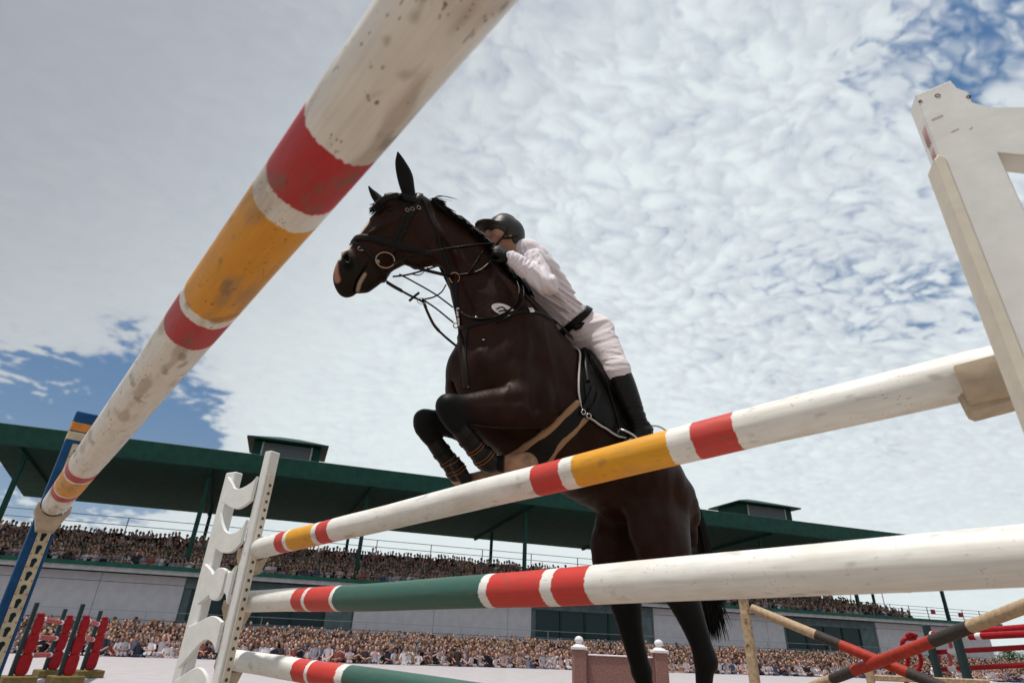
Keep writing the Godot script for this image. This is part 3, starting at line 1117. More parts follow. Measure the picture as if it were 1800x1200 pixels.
func white_wing_right() -> void:
	var X := Vector3(0.937, 0, 0.349)
	var t := thing("jump_wing", Transform3D(Basis(X, Vector3.UP, X.cross(Vector3.UP)), Vector3(0.751, 0, -0.769)), "tall white jump wing with bolt holes at its top, at the right edge", "jump wing")
	var m := MB.new()
	var pg := poly([0.0, 0.0, 0.0, 1.908, 0.062, 1.926, 0.066, 1.905, 0.080, 1.888], 1.0)
	pg.append_array(poly([0.079, 1.862, 0.10, 1.842, 0.16, 1.822, 0.25, 1.806, 0.42, 1.83, 0.60, 1.90, 0.60, 1.78, 0.42, 1.715, 0.25, 1.69, 0.15, 1.700, 0.084, 1.732, 0.0845, 0.0], 1.0))
	m.slab(pg, -0.045, 0.0, 0.003)
	part("post_and_arm", m.done(), M.white, t)
	m = MB.new()
	m.slab(poly([0.52, 0.0, 0.52, 1.76, 0.60, 1.79, 0.60, 0.0], 1.0), -0.043, -0.002, 0.003)
	part("post", m.done(), M.white, t)
	m = MB.new()
	m.slab(curve2([0.085, 1.42, 0.2, 1.36, 0.32, 1.34, 0.45, 1.37, 0.52, 1.44, 0.52, 1.30, 0.45, 1.23, 0.32, 1.19, 0.2, 1.21, 0.085, 1.28], 1.0), -0.038, -0.010, 0.003)
	part("crescent_plate", m.done(), M.white, t)
	m = MB.new()
	m.slab(curve2([0.085, 0.72, 0.2, 0.66, 0.32, 0.64, 0.45, 0.67, 0.52, 0.74, 0.52, 0.60, 0.45, 0.53, 0.32, 0.49, 0.2, 0.51, 0.085, 0.58], 1.0), -0.038, -0.010, 0.003)
	part("crescent_plate", m.done(), M.white, t)
	# the track for the cups on its left edge, chipped and stained at the top
	m = MB.new()
	m.slab(poly([-0.012, 0.2, -0.012, 1.742, -0.002, 1.752, 0.006, 1.742, 0.006, 0.2], 1.0), -0.040, 0.004, 0.002)
	part("cup_track", m.done(), M.ivory, t)
	for q in [[1.755, 1.785, -0.0016], [1.792, 1.84, -0.0022]]:
		m = MB.new()
		m.slab(poly([0.0005, q[0], q[2], q[0] + 0.004, q[2] * 0.7, q[1] - 0.006, 0.0005, q[1]], 1.0), -0.026, -0.010, 0.0004)
		part("red_stain", m.done(), M.tape, t)
	for h in [[0.032, 1.893, 0.0045], [0.0765, 1.874, 0.004], [0.003, 1.888, 0.003]]:
		m = MB.new()
		m.xf = Transform3D(Basis(Vector3(1, 0, 0), Vector3(0, 0, 1), Vector3(0, -1, 0)), Vector3(h[0], h[1], 0.0))
		m.lathe([Vector2(h[2], -0.001), Vector2(h[2], 0.0008), Vector2(h[2] * 0.7, 0.0008), Vector2(h[2] * 0.6, -0.002), Vector2(0.0001, -0.002)], 14)
		part("bolt_hole", m.done(), M.hole, t)
	for s in [[0.018, 1.84, 0.02, 0.003, 0.3], [0.036, 1.802, 0.014, 0.0012, 0.35], [0.06, 1.80, 0.006, 0.001, 0.6]]:
		m = MB.new()
		m.box(Vector3(s[0], s[1], 0.0003), Vector3(s[2], s[3], 0.0006), 0.0, Basis(Vector3(0, 0, 1), s[4]))
		part("scuff", m.done(), M.scuff, t)
	part("foot", boxmesh(Vector3(0.09, 0.09, 0.75), 0.006, Vector3(0.04, 0.045, -0.03)), M.white, t)
	part("foot", boxmesh(Vector3(0.09, 0.09, 0.75), 0.006, Vector3(0.56, 0.045, -0.03)), M.white, t)

func blue_post() -> void:
	var Z := Vector3(0.63, 0, 0.776)
	var X := Vector3.UP.cross(Z).normalized()
	var p := at(86, 903, 2.66)
	var t := thing("jump_post", Transform3D(Basis(X, Vector3.UP, Z), Vector3(p.x, 0, p.z)), "blue and cream jump post with dark keyhole slots and an orange band near its top", "jump post")
	var H := 1.865
	part("post", boxmesh(Vector3(0.094, H, 0.085), 0.005, Vector3(0, H * 0.5, -0.0475)), M.blue, t)
	part("orange_band", boxmesh(Vector3(0.096, 0.046, 0.088), 0.004, Vector3(0, H - 0.077, -0.0475)), M.orange, t)
	part("cream_band", boxmesh(Vector3(0.096, 0.044, 0.088), 0.004, Vector3(0, H - 0.1225, -0.0475)), M.cream, t)
	part("slot_strip", boxmesh(Vector3(0.048, H - 0.45, 0.006), 0.002, Vector3(0.010, (H - 0.16 + 0.29) * 0.5, -0.003)), M.cream, t)
	part("foot", boxmesh(Vector3(0.5, 0.09, 0.5), 0.006, Vector3(0, 0.045, -0.055)), M.blue, t)
	var y := H - 0.195
	while y > 0.45:
		var m := MB.new()
		var pg := PackedVector2Array()
		for i in 14: pg.append(Vector2(0.010, y) + Vector2(cos(-0.9 + i * 0.35), sin(-0.9 + i * 0.35)) * 0.0105)
		pg.append(Vector2(0.002, y - 0.027))
		pg.append(Vector2(0.013, y - 0.027))
		m.slab(pg, -0.001, 0.0012, 0.0004)
		part("keyhole_slot", m.done(), M.print, t)
		y -= 0.0545
	y = H - 0.222
	while y > 0.45:
		for s in [-0.010, 0.029]: part("rivet", boxmesh(Vector3(0.006, 0.006, 0.002), 0.0008, Vector3(s, y, 0.0008)), M.dot, t)
		y -= 0.0545

func cup_on(called: String, label: String, p: Vector3, d: Vector3, t0: float, t1: float, group: String, hook := 0.11) -> void:
	var t := thing(called, Transform3D(), label, "jump cup", group)
	part("trough", trough(p, d, t0, t1, 0.05, 0.058 if hook > 0.09 else 0.012), M.cup, t)
	var m := MB.new()
	m.bar(p + d * (t0 * 0.4 + t1 * 0.6) - Vector3(0, 0.052, 0), p + d * (t0 - 0.01) - Vector3(0, hook, 0), 0.062, 0.050, 0.008, d.cross(Vector3.UP))
	part("bracket", m.done(), M.cup, t)

# ---------------------------------------------------------------- the jumps farther off
func foot(x: float, y: float) -> Vector3:       # where a spot of the ground lies
	var d := at(x, y, 1.0) - EYE
	return EYE + d * (-EYE.y / d.y)

func lobe_wing(p: Vector3, face_to: Vector3, label: String, h: float, side: float, group: String) -> void:
	var Z := Vector3(face_to.x, 0, face_to.z).normalized()
	var t := thing("red_wing", Transform3D(Basis(Vector3.UP.cross(Z), Vector3.UP, Z), p), label, "jump wing", group)
	part("base", boxmesh(Vector3(0.46, 0.13, 0.42), 0.012, Vector3(0.04 * side, 0.065, 0)), M.olive, t)
	part("post", boxmesh(Vector3(0.062, h - 0.12, 0.062), 0.005, Vector3(-0.062 * side, 0.12 + (h - 0.12) * 0.5, -0.02)), M.darkpost, t)
	var ys := [[0.13, 0.315, 0.092], [0.435, 0.305, 0.080], [0.725, 0.28, 0.066]]
	for q in ys:
		var m := MB.new()
		var pg := PackedVector2Array()
		for i in 25:
			var a := TAU * i / 25.0
			var c := cos(a)
			var s := sin(a)
			pg.append(Vector2(0.055 * side + signf(c) * pow(absf(c), 0.62) * q[2], q[0] + q[1] * 0.5 + signf(s) * pow(absf(s), 0.45) * q[1] * 0.5))
		m.slab(pg, -0.05, 0.035, 0.010)
		part("lobe", m.done(), M.red, t)
	part("knob", boxmesh(Vector3(0.10, 0.05, 0.08), 0.012, Vector3(0.045 * side, 1.022, -0.01)), M.red, t)

func thin_pole(called: String, label: String, group: String, a: Vector3, b: Vector3, r: float, bands: Array) -> void:
	# bands: [from 0 to 1, material], the first the pole itself
	var m := MB.new()
	m.tube([a, b], [r], 18)
	var o := part(called, m.done(), bands[0][1], self)
	tag(o, label, "jump pole", group)
	for i in range(1, bands.size()):
		m = MB.new()
		m.tube([a.lerp(b, bands[i][0]), a.lerp(b, bands[i][2])], [r + 0.0015], 18)
		part("painted_band", m.done(), bands[i][1], o)

func far_jumps() -> void:
	var g := "red lobed wings of the low jumps on the left"
	var to := Vector3(0.75, 0, 0.66)
	var w1 := foot(20, 1204)
	var w2 := foot(80, 1191)
	var w3 := foot(106, 1203)
	var w4 := foot(146, 1191)
	lobe_wing(w1, to, "red lobed jump wing, partly hidden by the blue keyhole post", 1.20, 1.0, g)
	lobe_wing(w2, to, "red lobed jump wing with a dark post in front, second from the left", 1.15, 1.0, g)
	lobe_wing(w3, to, "red lobed jump wing with the widest red lobes, third from the left", 1.22, 1.0, g)
	lobe_wing(w4, to, "red lobed jump wing with a long dark post, the rightmost of the four", 1.15, 1.0, g)
	var names := ["top", "middle", "lowest"]
	for k in 3:
		var h := 0.93 - 0.27 * k
		thin_pole("far_pole", "%s faded red pole between the two leftmost red wings" % names[k], "faded red poles of the low jumps", w1 + Vector3(0.05, h + 0.03, -0.06), w2 + Vector3(-0.05, h - 0.02, 0.0), 0.038, [[0, M.red_faded], [0.0, M.cap, 0.1], [0.86, M.cap, 1.0]])
	for k in 2:
		var h := 0.93 - 0.27 * k
		thin_pole("far_pole", "%s faded red pole between the two right red wings" % ["upper", "lower"][k], "faded red poles of the low jumps", w3 + Vector3(0.06, h + 0.03, -0.06), w4 + Vector3(-0.05, h - 0.02, 0.0), 0.038, [[0, M.red_faded], [0.0, M.cap, 0.1], [0.86, M.cap, 1.0]])
	# the brick-coloured wall
	var c := at(1090, 1152, 9.4)
	var px := 9.4 / FOCAL
	var t := thing("jump_wall", Transform3D(Basis(), Vector3(c.x, 0, c.z)), "brick pink jump wall with two pillars that carry white ball caps", "jump wall")
	var top := c.y
	part("panel", boxmesh(Vector3(1.20, top - 0.02, 0.16), 0.01, Vector3(-0.02, (top - 0.02) * 0.5, 0)), M.brick, t)
	part("coping", boxmesh(Vector3(1.20, 0.022, 0.19), 0.006, Vector3(-0.02, top - 0.008, 0)), M.cap, t)
	for s: float in [-1.0, 1.0]:
		var x: float = (-0.66 if s < 0 else 0.63)
		var pl := part("pillar", boxmesh(Vector3(0.205, top + 0.06, 0.26), 0.012, Vector3(x, (top + 0.06) * 0.5, 0.02)), M.brick, t)
		part("inner_edge", boxmesh(Vector3(0.03, top + 0.05, 0.20), 0.004, Vector3(x - s * 0.113, (top + 0.05) * 0.5, 0.02)), M.brick_dark, pl)
		var m := MB.new()
		m.box(Vector3(x, top + 0.082, 0.02), Vector3(0.24, 0.045, 0.29), 0.008)
		m.xf = Transform3D(Basis(), Vector3(x, top + 0.10, 0.02))
		m.lathe([Vector2(0.105, 0.0), Vector2(0.09, 0.02), Vector2(0.045, 0.045), Vector2(0.04, 0.055), Vector2(0.066, 0.08), Vector2(0.07, 0.105), Vector2(0.055, 0.135), Vector2(0.03, 0.150), Vector2(0.001, 0.158)], 16)
		part("ball_cap", m.done(), M.cap, pl)
	# crossed poles on bark-stripped posts at the right
	var a := at(1307, 1052, 6.3)
	var fence := thing("rough_post", Transform3D(Basis(), Vector3(a.x, 0, a.z)), "pale peeled wooden post with dark knots, left end of the crossed poles", "post")
	var m := MB.new()
	m.tube([Vector3(0, 0, 0), Vector3(0.008, a.y * 0.5, 0), Vector3(-0.002, a.y, 0)], [0.058, 0.054, 0.050], 14)
	var trunk := part("trunk", m.done(), M.peeled, fence)
	rng.seed = 77
	for k in 12:
		m = MB.new()
		var yy := a.y - 0.10 - 0.028 * k * rng.randf_range(0.7, 1.3)
		var an := rng.randf_range(-1.0, 2.6)
		m.bar(Vector3(cos(an) * 0.051, yy, sin(an) * 0.051), Vector3(cos(an + 0.5) * 0.051, yy + rng.randf_range(-0.03, 0.04), sin(an + 0.5) * 0.051), 0.010, 0.006)
		part("bark_mark", m.done(), M.hole, trunk)
	part("cap_iron", boxmesh(Vector3(0.11, 0.05, 0.11), 0.01, Vector3(0, a.y + 0.02, 0)), M.darkpost, fence)
	var low := at(1527, 1176, 6.6)
	var short := thing("rough_post", Transform3D(Basis(), Vector3(low.x, 0, low.z)), "short pale wooden post under the crossing of the red poles", "post")
	m = MB.new()
	m.tube([Vector3(0, 0, 0), Vector3(0, low.y, 0)], [0.045, 0.042], 12)
	part("trunk", m.done(), M.peeled, short)
	part("cross_rail", boxmesh(Vector3(1.3, 0.06, 0.06), 0.01, Vector3(0.68, low.y - 0.08, 0.0)), M.peeled, short)
	var p0 := at(1322, 1069, 6.45)
	var p1 := at(1640, 1200, 5.2)
	var dd := (p1 - p0)
	thin_pole("cross_pole", "peeled pole with red middle and dark bands, falling to the right", "crossed poles at the right", p0, p1 + dd * 0.35, 0.047, [[0, M.peeled], [0.30, M.darkband, 0.402], [0.402, M.red_orange, 0.655], [0.655, M.darkband, 0.80]])
	p0 = at(1440, 1202, 6.2)
	p1 = at(1800, 1066, 4.25)
	dd = p1 - p0
	thin_pole("cross_pole", "peeled pole with red middle and dark bands, rising to the right", "crossed poles at the right", p0 - dd * 0.2, p1 + dd * 0.25, 0.048, [[0, M.peeled], [0.205, M.darkband, 0.30], [0.30, M.red_orange, 0.585], [0.585, M.darkband, 0.695]])
	# the red jump behind them
	var gg := "red poles of the far jump at the right"
	var zz := 8.6
	for q in [[1628, 1098, zz, "dark green upright of the red jump, the left one"], [1677, 1100, zz - 0.9, "dark green upright of the red jump, the right one"]]:
		var pp := at(q[0], q[1], q[2])
		var u := thing("jump_upright", Transform3D(Basis(), Vector3(pp.x, 0, pp.z)), q[3], "jump upright", "dark green uprights at the right")
		part("post", boxmesh(Vector3(0.085, pp.y, 0.08), 0.008, Vector3(0, pp.y * 0.5, 0)), M.darkpost, u)
		part("foot", boxmesh(Vector3(0.16, 0.10, 0.8), 0.01, Vector3(0, 0.05, 0)), M.darkpost, u)
	var rows := [[1634, 1116, 1802, 1104, 0.048, "back top"], [1636, 1146.5, 1802, 1137.5, 0.032, "middle"], [1640, 1177, 1802, 1168.5, 0.032, "lowest"], [1700, 1119, 1802, 1114, 0.040, "front top"]]
	for r in rows:
		var s := zz - 0.05 if r[0] < 1690 else zz - 1.0
		var q0 := at(r[0], r[1], s)
		var q1 := at(r[2], r[3], s - (1.15 if r[0] < 1690 else 0.6))
		var f: float = (1676.0 - r[0]) / (r[2] - r[0]) if r[0] < 1690 else 0.2
		thin_pole("red_pole", "%s red pole with a white band on the far jump at the right" % r[5], gg, q0, q1 + (q1 - q0) * 1.2, r[4], [[0, M.red], [0.0, M.cap, 0.025], [f * 0.42, M.cap, f * 0.42 + 0.045]])
	# the red scrollwork beside it
	var sc_at := at(1620, 1203, zz + 0.15)
	var sc := thing("scroll_wing", Transform3D(Basis(), sc_at), "red open scrollwork jump wing beside the dark green uprights", "jump wing")
	var scr := [
		[[1612, 1117, 1598, 1114, 1596, 1122, 1610, 1121], 0.030], [[1598, 1119, 1588, 1126, 1587, 1136], 0.032], [[1594, 1149, 1597, 1162, 1594, 1172, 1598, 1182], 0.030],
		[[1616, 1147, 1620, 1160, 1617, 1172, 1608, 1180], 0.030], [[1598, 1182, 1592, 1192, 1596, 1203], 0.034], [[1608, 1180, 1616, 1186, 1624, 1182], 0.026],
		[[1648, 1150, 1651, 1160, 1648, 1172, 1652, 1182], 0.030], [[1669, 1124, 1672, 1136, 1668, 1146, 1672, 1160, 1668, 1172], 0.026], [[1652, 1182, 1646, 1192, 1652, 1203], 0.030], [[1640, 1140, 1648, 1150, 1660, 1146], 0.022],
	]
	for s in scr:
		var pts := []
		for i in range(0, s[0].size(), 2): pts.append(at(s[0][i], s[0][i + 1], zz + 0.15) - sc_at)
		m = MB.new()
		m.tube(curve(pts, 4), [s[1]], 8)
		part("scroll", m.done(), M.red_faded if s[1] < 0.027 else M.red, sc)

func tree(p: Vector3, h: float, w: float, label: String, seed_: int) -> void:
	rng.seed = seed_
	var t := thing("tree", Transform3D(Basis(), p), label, "tree", "trees beyond the end of the grandstand")
	var m := MB.new()
	m.tube([Vector3.ZERO, Vector3(0.06, h * 0.3, 0), Vector3(0, h * 0.75, 0.05)], [0.2, 0.14, 0.05], 8)
	for k in 7:
		var an := rng.randf() * TAU
		var y := h * rng.randf_range(0.2, 0.5)
		m.tube([Vector3(0.03, y, 0), Vector3(cos(an) * w * 0.3, y + h * 0.2, sin(an) * w * 0.3)], [0.07, 0.03], 6)
	part("trunk", m.done(), M.olive, t)
	m = MB.new()
	var cl := []
	for k in 26:
		var an := rng.randf() * TAU
		var rr := sqrt(rng.randf()) * w * 0.5
		cl.append([Vector3(cos(an) * rr, h * (0.30 + 0.62 * rng.randf() * (1.0 - 0.5 * rr / (w * 0.5))), sin(an) * rr), w * rng.randf_range(0.10, 0.2), rng.randf_range(0.6, 1.25)])
	for k in 5200:
		var c: Array = cl[rng.randi() % cl.size()]
		var d: Vector3 = Vector3(rng.randfn(), rng.randfn(), rng.randfn()).normalized() * pow(rng.randf(), 0.4) * float(c[1])
		var q: Vector3 = c[0] + d * Vector3(1, 0.8, 1)
		var s := rng.randf_range(0.05, 0.11)
		var x := Vector3(rng.randfn(), rng.randfn(), rng.randfn()).normalized() * s
		var y := Vector3(rng.randfn(), rng.randfn(), rng.randfn()).normalized() * s * 0.6
		m.col = Color(0.035, 0.075, 0.022) * c[2] * rng.randf_range(0.8, 1.3)
		m.face([q - x, q + y, q + x, q - y])
	part("crown", m.done(), M.bush, t)

# ---------------------------------------------------------------- the horse
const HA := Vector3(-0.246, 2.218, -2.777)
const HF := Vector3(-0.811, 0.375, 0.450)
const HU := Vector3(0.328, 0.927, -0.182)
const HL := Vector3(0.485, 0.0, 0.875)
var horse: Field
var horse_node: Node3D

func hb(x: float, y: float, l := 0.0) -> Vector3:     # a spot of the standing horse: from the tail forwards, up, to its left
	return HA + 0.984 * ((x - 1.65) * HF + (y - 1.12) * HU + l * HL)

func st(list: Array) -> Array:                         # [x, y, depth, r, r] to stations
	var o := []
	for q in list: o.append([at(q[0], q[1], q[2]), q[3], q[4]])
	return o

var HEAD_L: Vector3
var leg_black := []
var ridge := []
func horse_field() -> Field:
	var f := Field.new()
	HEAD_L = (HL + Vector3(-0.10, 0, 0.05)).normalized()
	# trunk
	var tr := []
	for q in [[1.555, 1.28, 0.96, 0.145], [1.45, 1.44, 0.88, 0.205], [1.28, 1.575, 0.83, 0.25], [1.05, 1.565, 0.83, 0.285], [0.78, 1.46, 0.85, 0.30], [0.52, 1.36, 0.89, 0.285], [0.30, 1.30, 0.97, 0.25], [0.11, 1.20, 1.0, 0.16]]:
		tr.append([hb(q[0], (q[1] + q[2]) * 0.5), (q[1] - q[2]) * 0.5, q[3]])
	f.chain(tr, HL, 0.03)
	# neck and head
	f.chain(st([[744, 386, 3.30, 0.125, 0.078], [786, 418, 3.29, 0.160, 0.087], [822, 454, 3.27, 0.170, 0.098], [843, 495, 3.24, 0.185, 0.118], [872, 550, 3.20, 0.235, 0.155], [905, 605, 3.18, 0.28, 0.20]]), HL, 0.07, 8)
	f.chain(st([[735, 368, 3.30, 0.085, 0.075], [716, 389, 3.285, 0.150, 0.093], [697, 411, 3.265, 0.166, 0.090], [668, 437, 3.23, 0.142, 0.074], [641, 458, 3.20, 0.112, 0.062], [625, 474, 3.175, 0.104, 0.060], [615, 489, 3.16, 0.088, 0.053], [610, 503, 3.155, 0.060, 0.044], [608, 511, 3.155, 0.036, 0.034]]), HEAD_L, 0.03, 6)
	# jowl, cheekbone, chin, eye socket
	f.chain(st([[750, 440, 3.23, 0.096, 0.05], [724, 449, 3.21, 0.086, 0.045]]), HEAD_L, 0.05, 2)
	f.chain(st([[750, 440, 3.38, 0.096, 0.05], [724, 449, 3.36, 0.086, 0.045]]), HEAD_L, 0.05, 2)
	f.chain(st([[668, 482, 3.19, 0.040, 0.042], [652, 492, 3.175, 0.046, 0.042], [642, 501, 3.17, 0.040, 0.034]]), HEAD_L, 0.05, 2)
	f.chain(st([[650, 478, 3.18, 0.05, 0.048], [633, 492, 3.165, 0.048, 0.042]]), HEAD_L, 0.04, 2)
	for s: float in [-1.0, 1.0]:
		var e := at(677, 367, 3.28) + HEAD_L * 0.086 * s
		f.chain([[e + Vector3(0.02, 0.02, 0), 0.03, 0.02], [e, 0.034, 0.022], [e - Vector3(0.03, 0.01, 0), 0.022, 0.015]], HEAD_L, 0.03, 2)
		var zy := at(684, 402, 3.265) + HEAD_L * 0.081 * s
		f.chain([[zy + Vector3(0.07, 0.03, 0), 0.02, 0.018], [zy, 0.016, 0.014], [zy - Vector3(0.11, 0.09, 0), 0.010, 0.010]], HEAD_L, 0.03, 2)
		# nostril
		var no := at(606, 462, 3.17) + HEAD_L * 0.046 * s
		f.chain([[no + Vector3(-0.010, 0.036, 0), 0.024, 0.015], [no + Vector3(0.008, 0, 0), 0.022, 0.016], [no + Vector3(0.015, -0.03, 0), 0.018, 0.012]], HEAD_L, 0.02, 2)
	# ears
	f.chain(st([[722, 352, 3.24, 0.030, 0.026], [716, 330, 3.24, 0.040, 0.030], [711, 308, 3.24, 0.044, 0.022], [704, 287, 3.24, 0.030, 0.016], [699, 267, 3.24, 0.004, 0.004]]), Vector3(0.2, 0, 1).normalized(), 0.02, 7)
	f.chain(st([[672, 358, 3.40, 0.032, 0.022], [661, 346, 3.41, 0.026, 0.020], [653, 336, 3.41, 0.014, 0.014], [647, 326, 3.41, 0.003, 0.003]]), Vector3(0.2, 0, 1).normalized(), 0.02)
	# shoulder, breast and forelegs
	for s: float in [-1.0, 1.0]:
		f.chain([[hb(1.22, 1.44, 0.16 * s), 0.10, 0.06], [hb(1.42, 1.27, 0.18 * s), 0.14, 0.08], [hb(1.545, 1.10, 0.145 * s), 0.105, 0.09]], HL, 0.06)
		f.chain([[hb(1.555, 1.17, 0.085 * s), 0.095, 0.085], [hb(1.545, 1.03, 0.085 * s), 0.105, 0.088], [hb(1.47, 0.93, 0.085 * s), 0.085, 0.075]], HL, 0.04)
	f.chain([[hb(1.44, 1.12, 0.19), 0.12, 0.075], [at(932, 688, 2.93), 0.125, 0.08], [at(942, 712, 2.90), 0.11, 0.075]], HL, 0.045)
	f.chain(st([[945, 712, 2.90, 0.118, 0.084], [915, 713, 2.855, 0.116, 0.082], [868, 717, 2.80, 0.096, 0.072], [825, 718, 2.755, 0.072, 0.060], [800, 716, 2.73, 0.062, 0.055], [789, 716, 2.72, 0.056, 0.050]]), HL, 0.025, 5)
	f.chain([[at(930, 700, 2.79), 0.013, 0.012], [at(885, 702, 2.73), 0.012, 0.012], [at(838, 706, 2.69), 0.006, 0.008]], HL, 0.035, 3, true)
	f.chain(st([[786, 712, 2.72, 0.050, 0.050], [792, 730, 2.71, 0.052, 0.048], [803, 746, 2.72, 0.044, 0.042]]), HL, 0.03)
	f.chain([[hb(1.46, 1.10, -0.2), 0.12, 0.08], [at(870, 755, 3.2), 0.13, 0.085]], HL, 0.06)
	f.chain(st([[880, 758, 3.18, 0.125, 0.085], [840, 752, 3.11, 0.105, 0.074], [795, 745, 3.04, 0.075, 0.060], [757, 741, 2.97, 0.060, 0.054], [748, 742, 2.96, 0.054, 0.050]]), HL, 0.04)
	f.chain(st([[744, 736, 2.955, 0.046, 0.050], [748, 752, 2.955, 0.054, 0.050], [760, 768, 2.96, 0.046, 0.042]]), HL, 0.03)
	# cannons, fetlocks, pasterns, hooves of the folded forelegs
	f.chain(st([[800, 742, 2.72, 0.042, 0.042], [815, 762, 2.74, 0.036, 0.036], [836, 788, 2.77, 0.036, 0.036], [850, 806, 2.79, 0.043, 0.042], [858, 814, 2.80, 0.044, 0.043]]), HL, 0.02)
	f.chain(st([[860, 812, 2.80, 0.040, 0.038], [880, 815, 2.80, 0.038, 0.036], [896, 817, 2.80, 0.050, 0.046], [914, 818, 2.80, 0.060, 0.056], [926, 817, 2.80, 0.060, 0.056]]), HL, 0.02)
	f.chain(st([[757, 766, 2.96, 0.043, 0.042], [772, 788, 2.97, 0.036, 0.036], [790, 812, 2.98, 0.036, 0.036], [801, 828, 2.99, 0.043, 0.042], [806, 836, 3.00, 0.043, 0.043]]), HL, 0.02)
	f.chain(st([[806, 838, 3.00, 0.040, 0.040], [822, 844, 3.01, 0.036, 0.036], [840, 844, 3.02, 0.044, 0.044], [862, 842, 3.03, 0.054, 0.052], [872, 841, 3.03, 0.054, 0.052]]), HL, 0.02)
	# haunches and hind legs
	f.chain([[hb(0.40, 1.16, 0.12), 0.18, 0.10], [at(1152, 868, 3.24), 0.205, 0.115], [at(1160, 935, 3.10), 0.195, 0.105], [at(1178, 1000, 3.04), 0.135, 0.085], [at(1205, 1060, 2.98), 0.088, 0.066], [at(1230, 1125, 2.92), 0.058, 0.050], [at(1240, 1160, 2.89), 0.060, 0.045]], HL, 0.05)
	f.chain([[hb(0.36, 1.16, -0.13), 0.20, 0.11], [at(1125, 890, 3.46), 0.24, 0.115], [at(1092, 960, 3.33), 0.195, 0.105], [at(1090, 1010, 3.27), 0.135, 0.085], [at(1101, 1064, 3.20), 0.094, 0.068], [at(1112, 1120, 3.15), 0.064, 0.052], [at(1128, 1180, 3.10), 0.054, 0.045]], HL, 0.05)
	f.chain(st([[1246, 1150, 2.90, 0.026, 0.022], [1252, 1170, 2.88, 0.026, 0.022]]), HL, 0.03, 2)
	f.chain(st([[1240, 1160, 2.89, 0.055, 0.046], [1238, 1200, 2.86, 0.042, 0.038], [1240, 1280, 2.80, 0.037, 0.034], [1243, 1340, 2.76, 0.046, 0.042], [1252, 1375, 2.74, 0.036, 0.034]]), HL, 0.02)
	f.chain(st([[1252, 1375, 2.74, 0.037, 0.036], [1268, 1400, 2.73, 0.050, 0.050], [1282, 1425, 2.72, 0.058, 0.056]]), HL, 0.02)
	f.chain(st([[1128, 1180, 3.10, 0.056, 0.047], [1136, 1215, 3.06, 0.043, 0.038], [1146, 1290, 3.0, 0.037, 0.034], [1154, 1345, 2.96, 0.046, 0.042], [1164, 1378, 2.94, 0.036, 0.034]]), HL, 0.02)
	f.chain(st([[1164, 1378, 2.94, 0.037, 0.036], [1180, 1402, 2.93, 0.050, 0.050], [1192, 1426, 2.92, 0.058, 0.056]]), HL, 0.02)
	# dock of the tail
	f.chain([[hb(0.10, 1.20), 0.06, 0.06], [hb(0.0, 1.16), 0.045, 0.045], [hb(-0.06, 1.02), 0.035, 0.035]], HL, 0.03)
	# hollows: nostrils, mouth, the groove between the breast muscles, the throat groove
	for s: float in [-1.0, 1.0]:
		var no := at(605, 461, 3.17) + HEAD_L * 0.066 * s
		f.chain([[no + Vector3(-0.004, 0.018, 0), 0.006, 0.018], [no + Vector3(0.004, -0.006, 0), 0.010, 0.022], [no + Vector3(0.010, -0.020, 0), 0.006, 0.014]], HEAD_L, 0.008, 2, true)
		var m := HEAD_L * 0.062 * s - Vector3(0.02, 0, 0) * s
		f.chain([[at(651, 471, 3.18) + m, 0.003, 0.014], [at(640, 486, 3.17) + m, 0.004, 0.018], [at(628, 505, 3.16) + m * 0.8, 0.005, 0.022], [at(624, 517, 3.16) + m * 0.5, 0.006, 0.03]], HEAD_L, 0.010, 2, true)
		f.chain([[hb(1.30, 0.98, 0.335 * s), 0.03, 0.05], [hb(1.36, 1.20, 0.325 * s), 0.03, 0.05]], HL, 0.07, 2, true)
	f.chain([[hb(1.62, 1.24), 0.03, 0.015], [hb(1.645, 1.08), 0.035, 0.018], [hb(1.58, 0.93), 0.03, 0.015]], HL, 0.05, 2, true)
	f.chain([[at(775, 425, 3.185), 0.016, 0.014], [at(796, 480, 3.12), 0.024, 0.018], [at(822, 545, 3.03), 0.026, 0.018]], HL, 0.05, 2, true)
	# muscles, veins and skin folds that break the smooth surface
	var fl := fold(hb(1.42, 1.2, 0.22), HU + HF * 0.4, 0.42, 0.0075, 2.0, 7.0, 91)
	var ne := fold(at(830, 470, 3.18), (at(890, 560, 3.1) - at(770, 400, 3.2)), 0.34, 0.0055, 2.0, 9.0, 92)
	var ba := fold(hb(0.85, 1.05, 0.28), HF * 0.3 + HU, 0.42, 0.0055, 2.0, 8.0, 93)
	var ha := fold(at(1170, 900, 3.1), (at(1230, 1120, 2.9) - at(1170, 880, 3.2)), 0.45, 0.006, 1.6, 7.0, 94)
	var he := fold(at(690, 420, 3.17), (at(610, 480, 3.1) - at(730, 380, 3.2)), 0.20, 0.0032, 6.0, 20.0, 95)
	f.folds = [fl, ne, ba, ha, he]
	return f

func seg_dist(p: Vector3, a: Vector3, b: Vector3) -> float:
	return p.distance_to(Geometry3D.get_closest_point_to_segment(p, a, b))

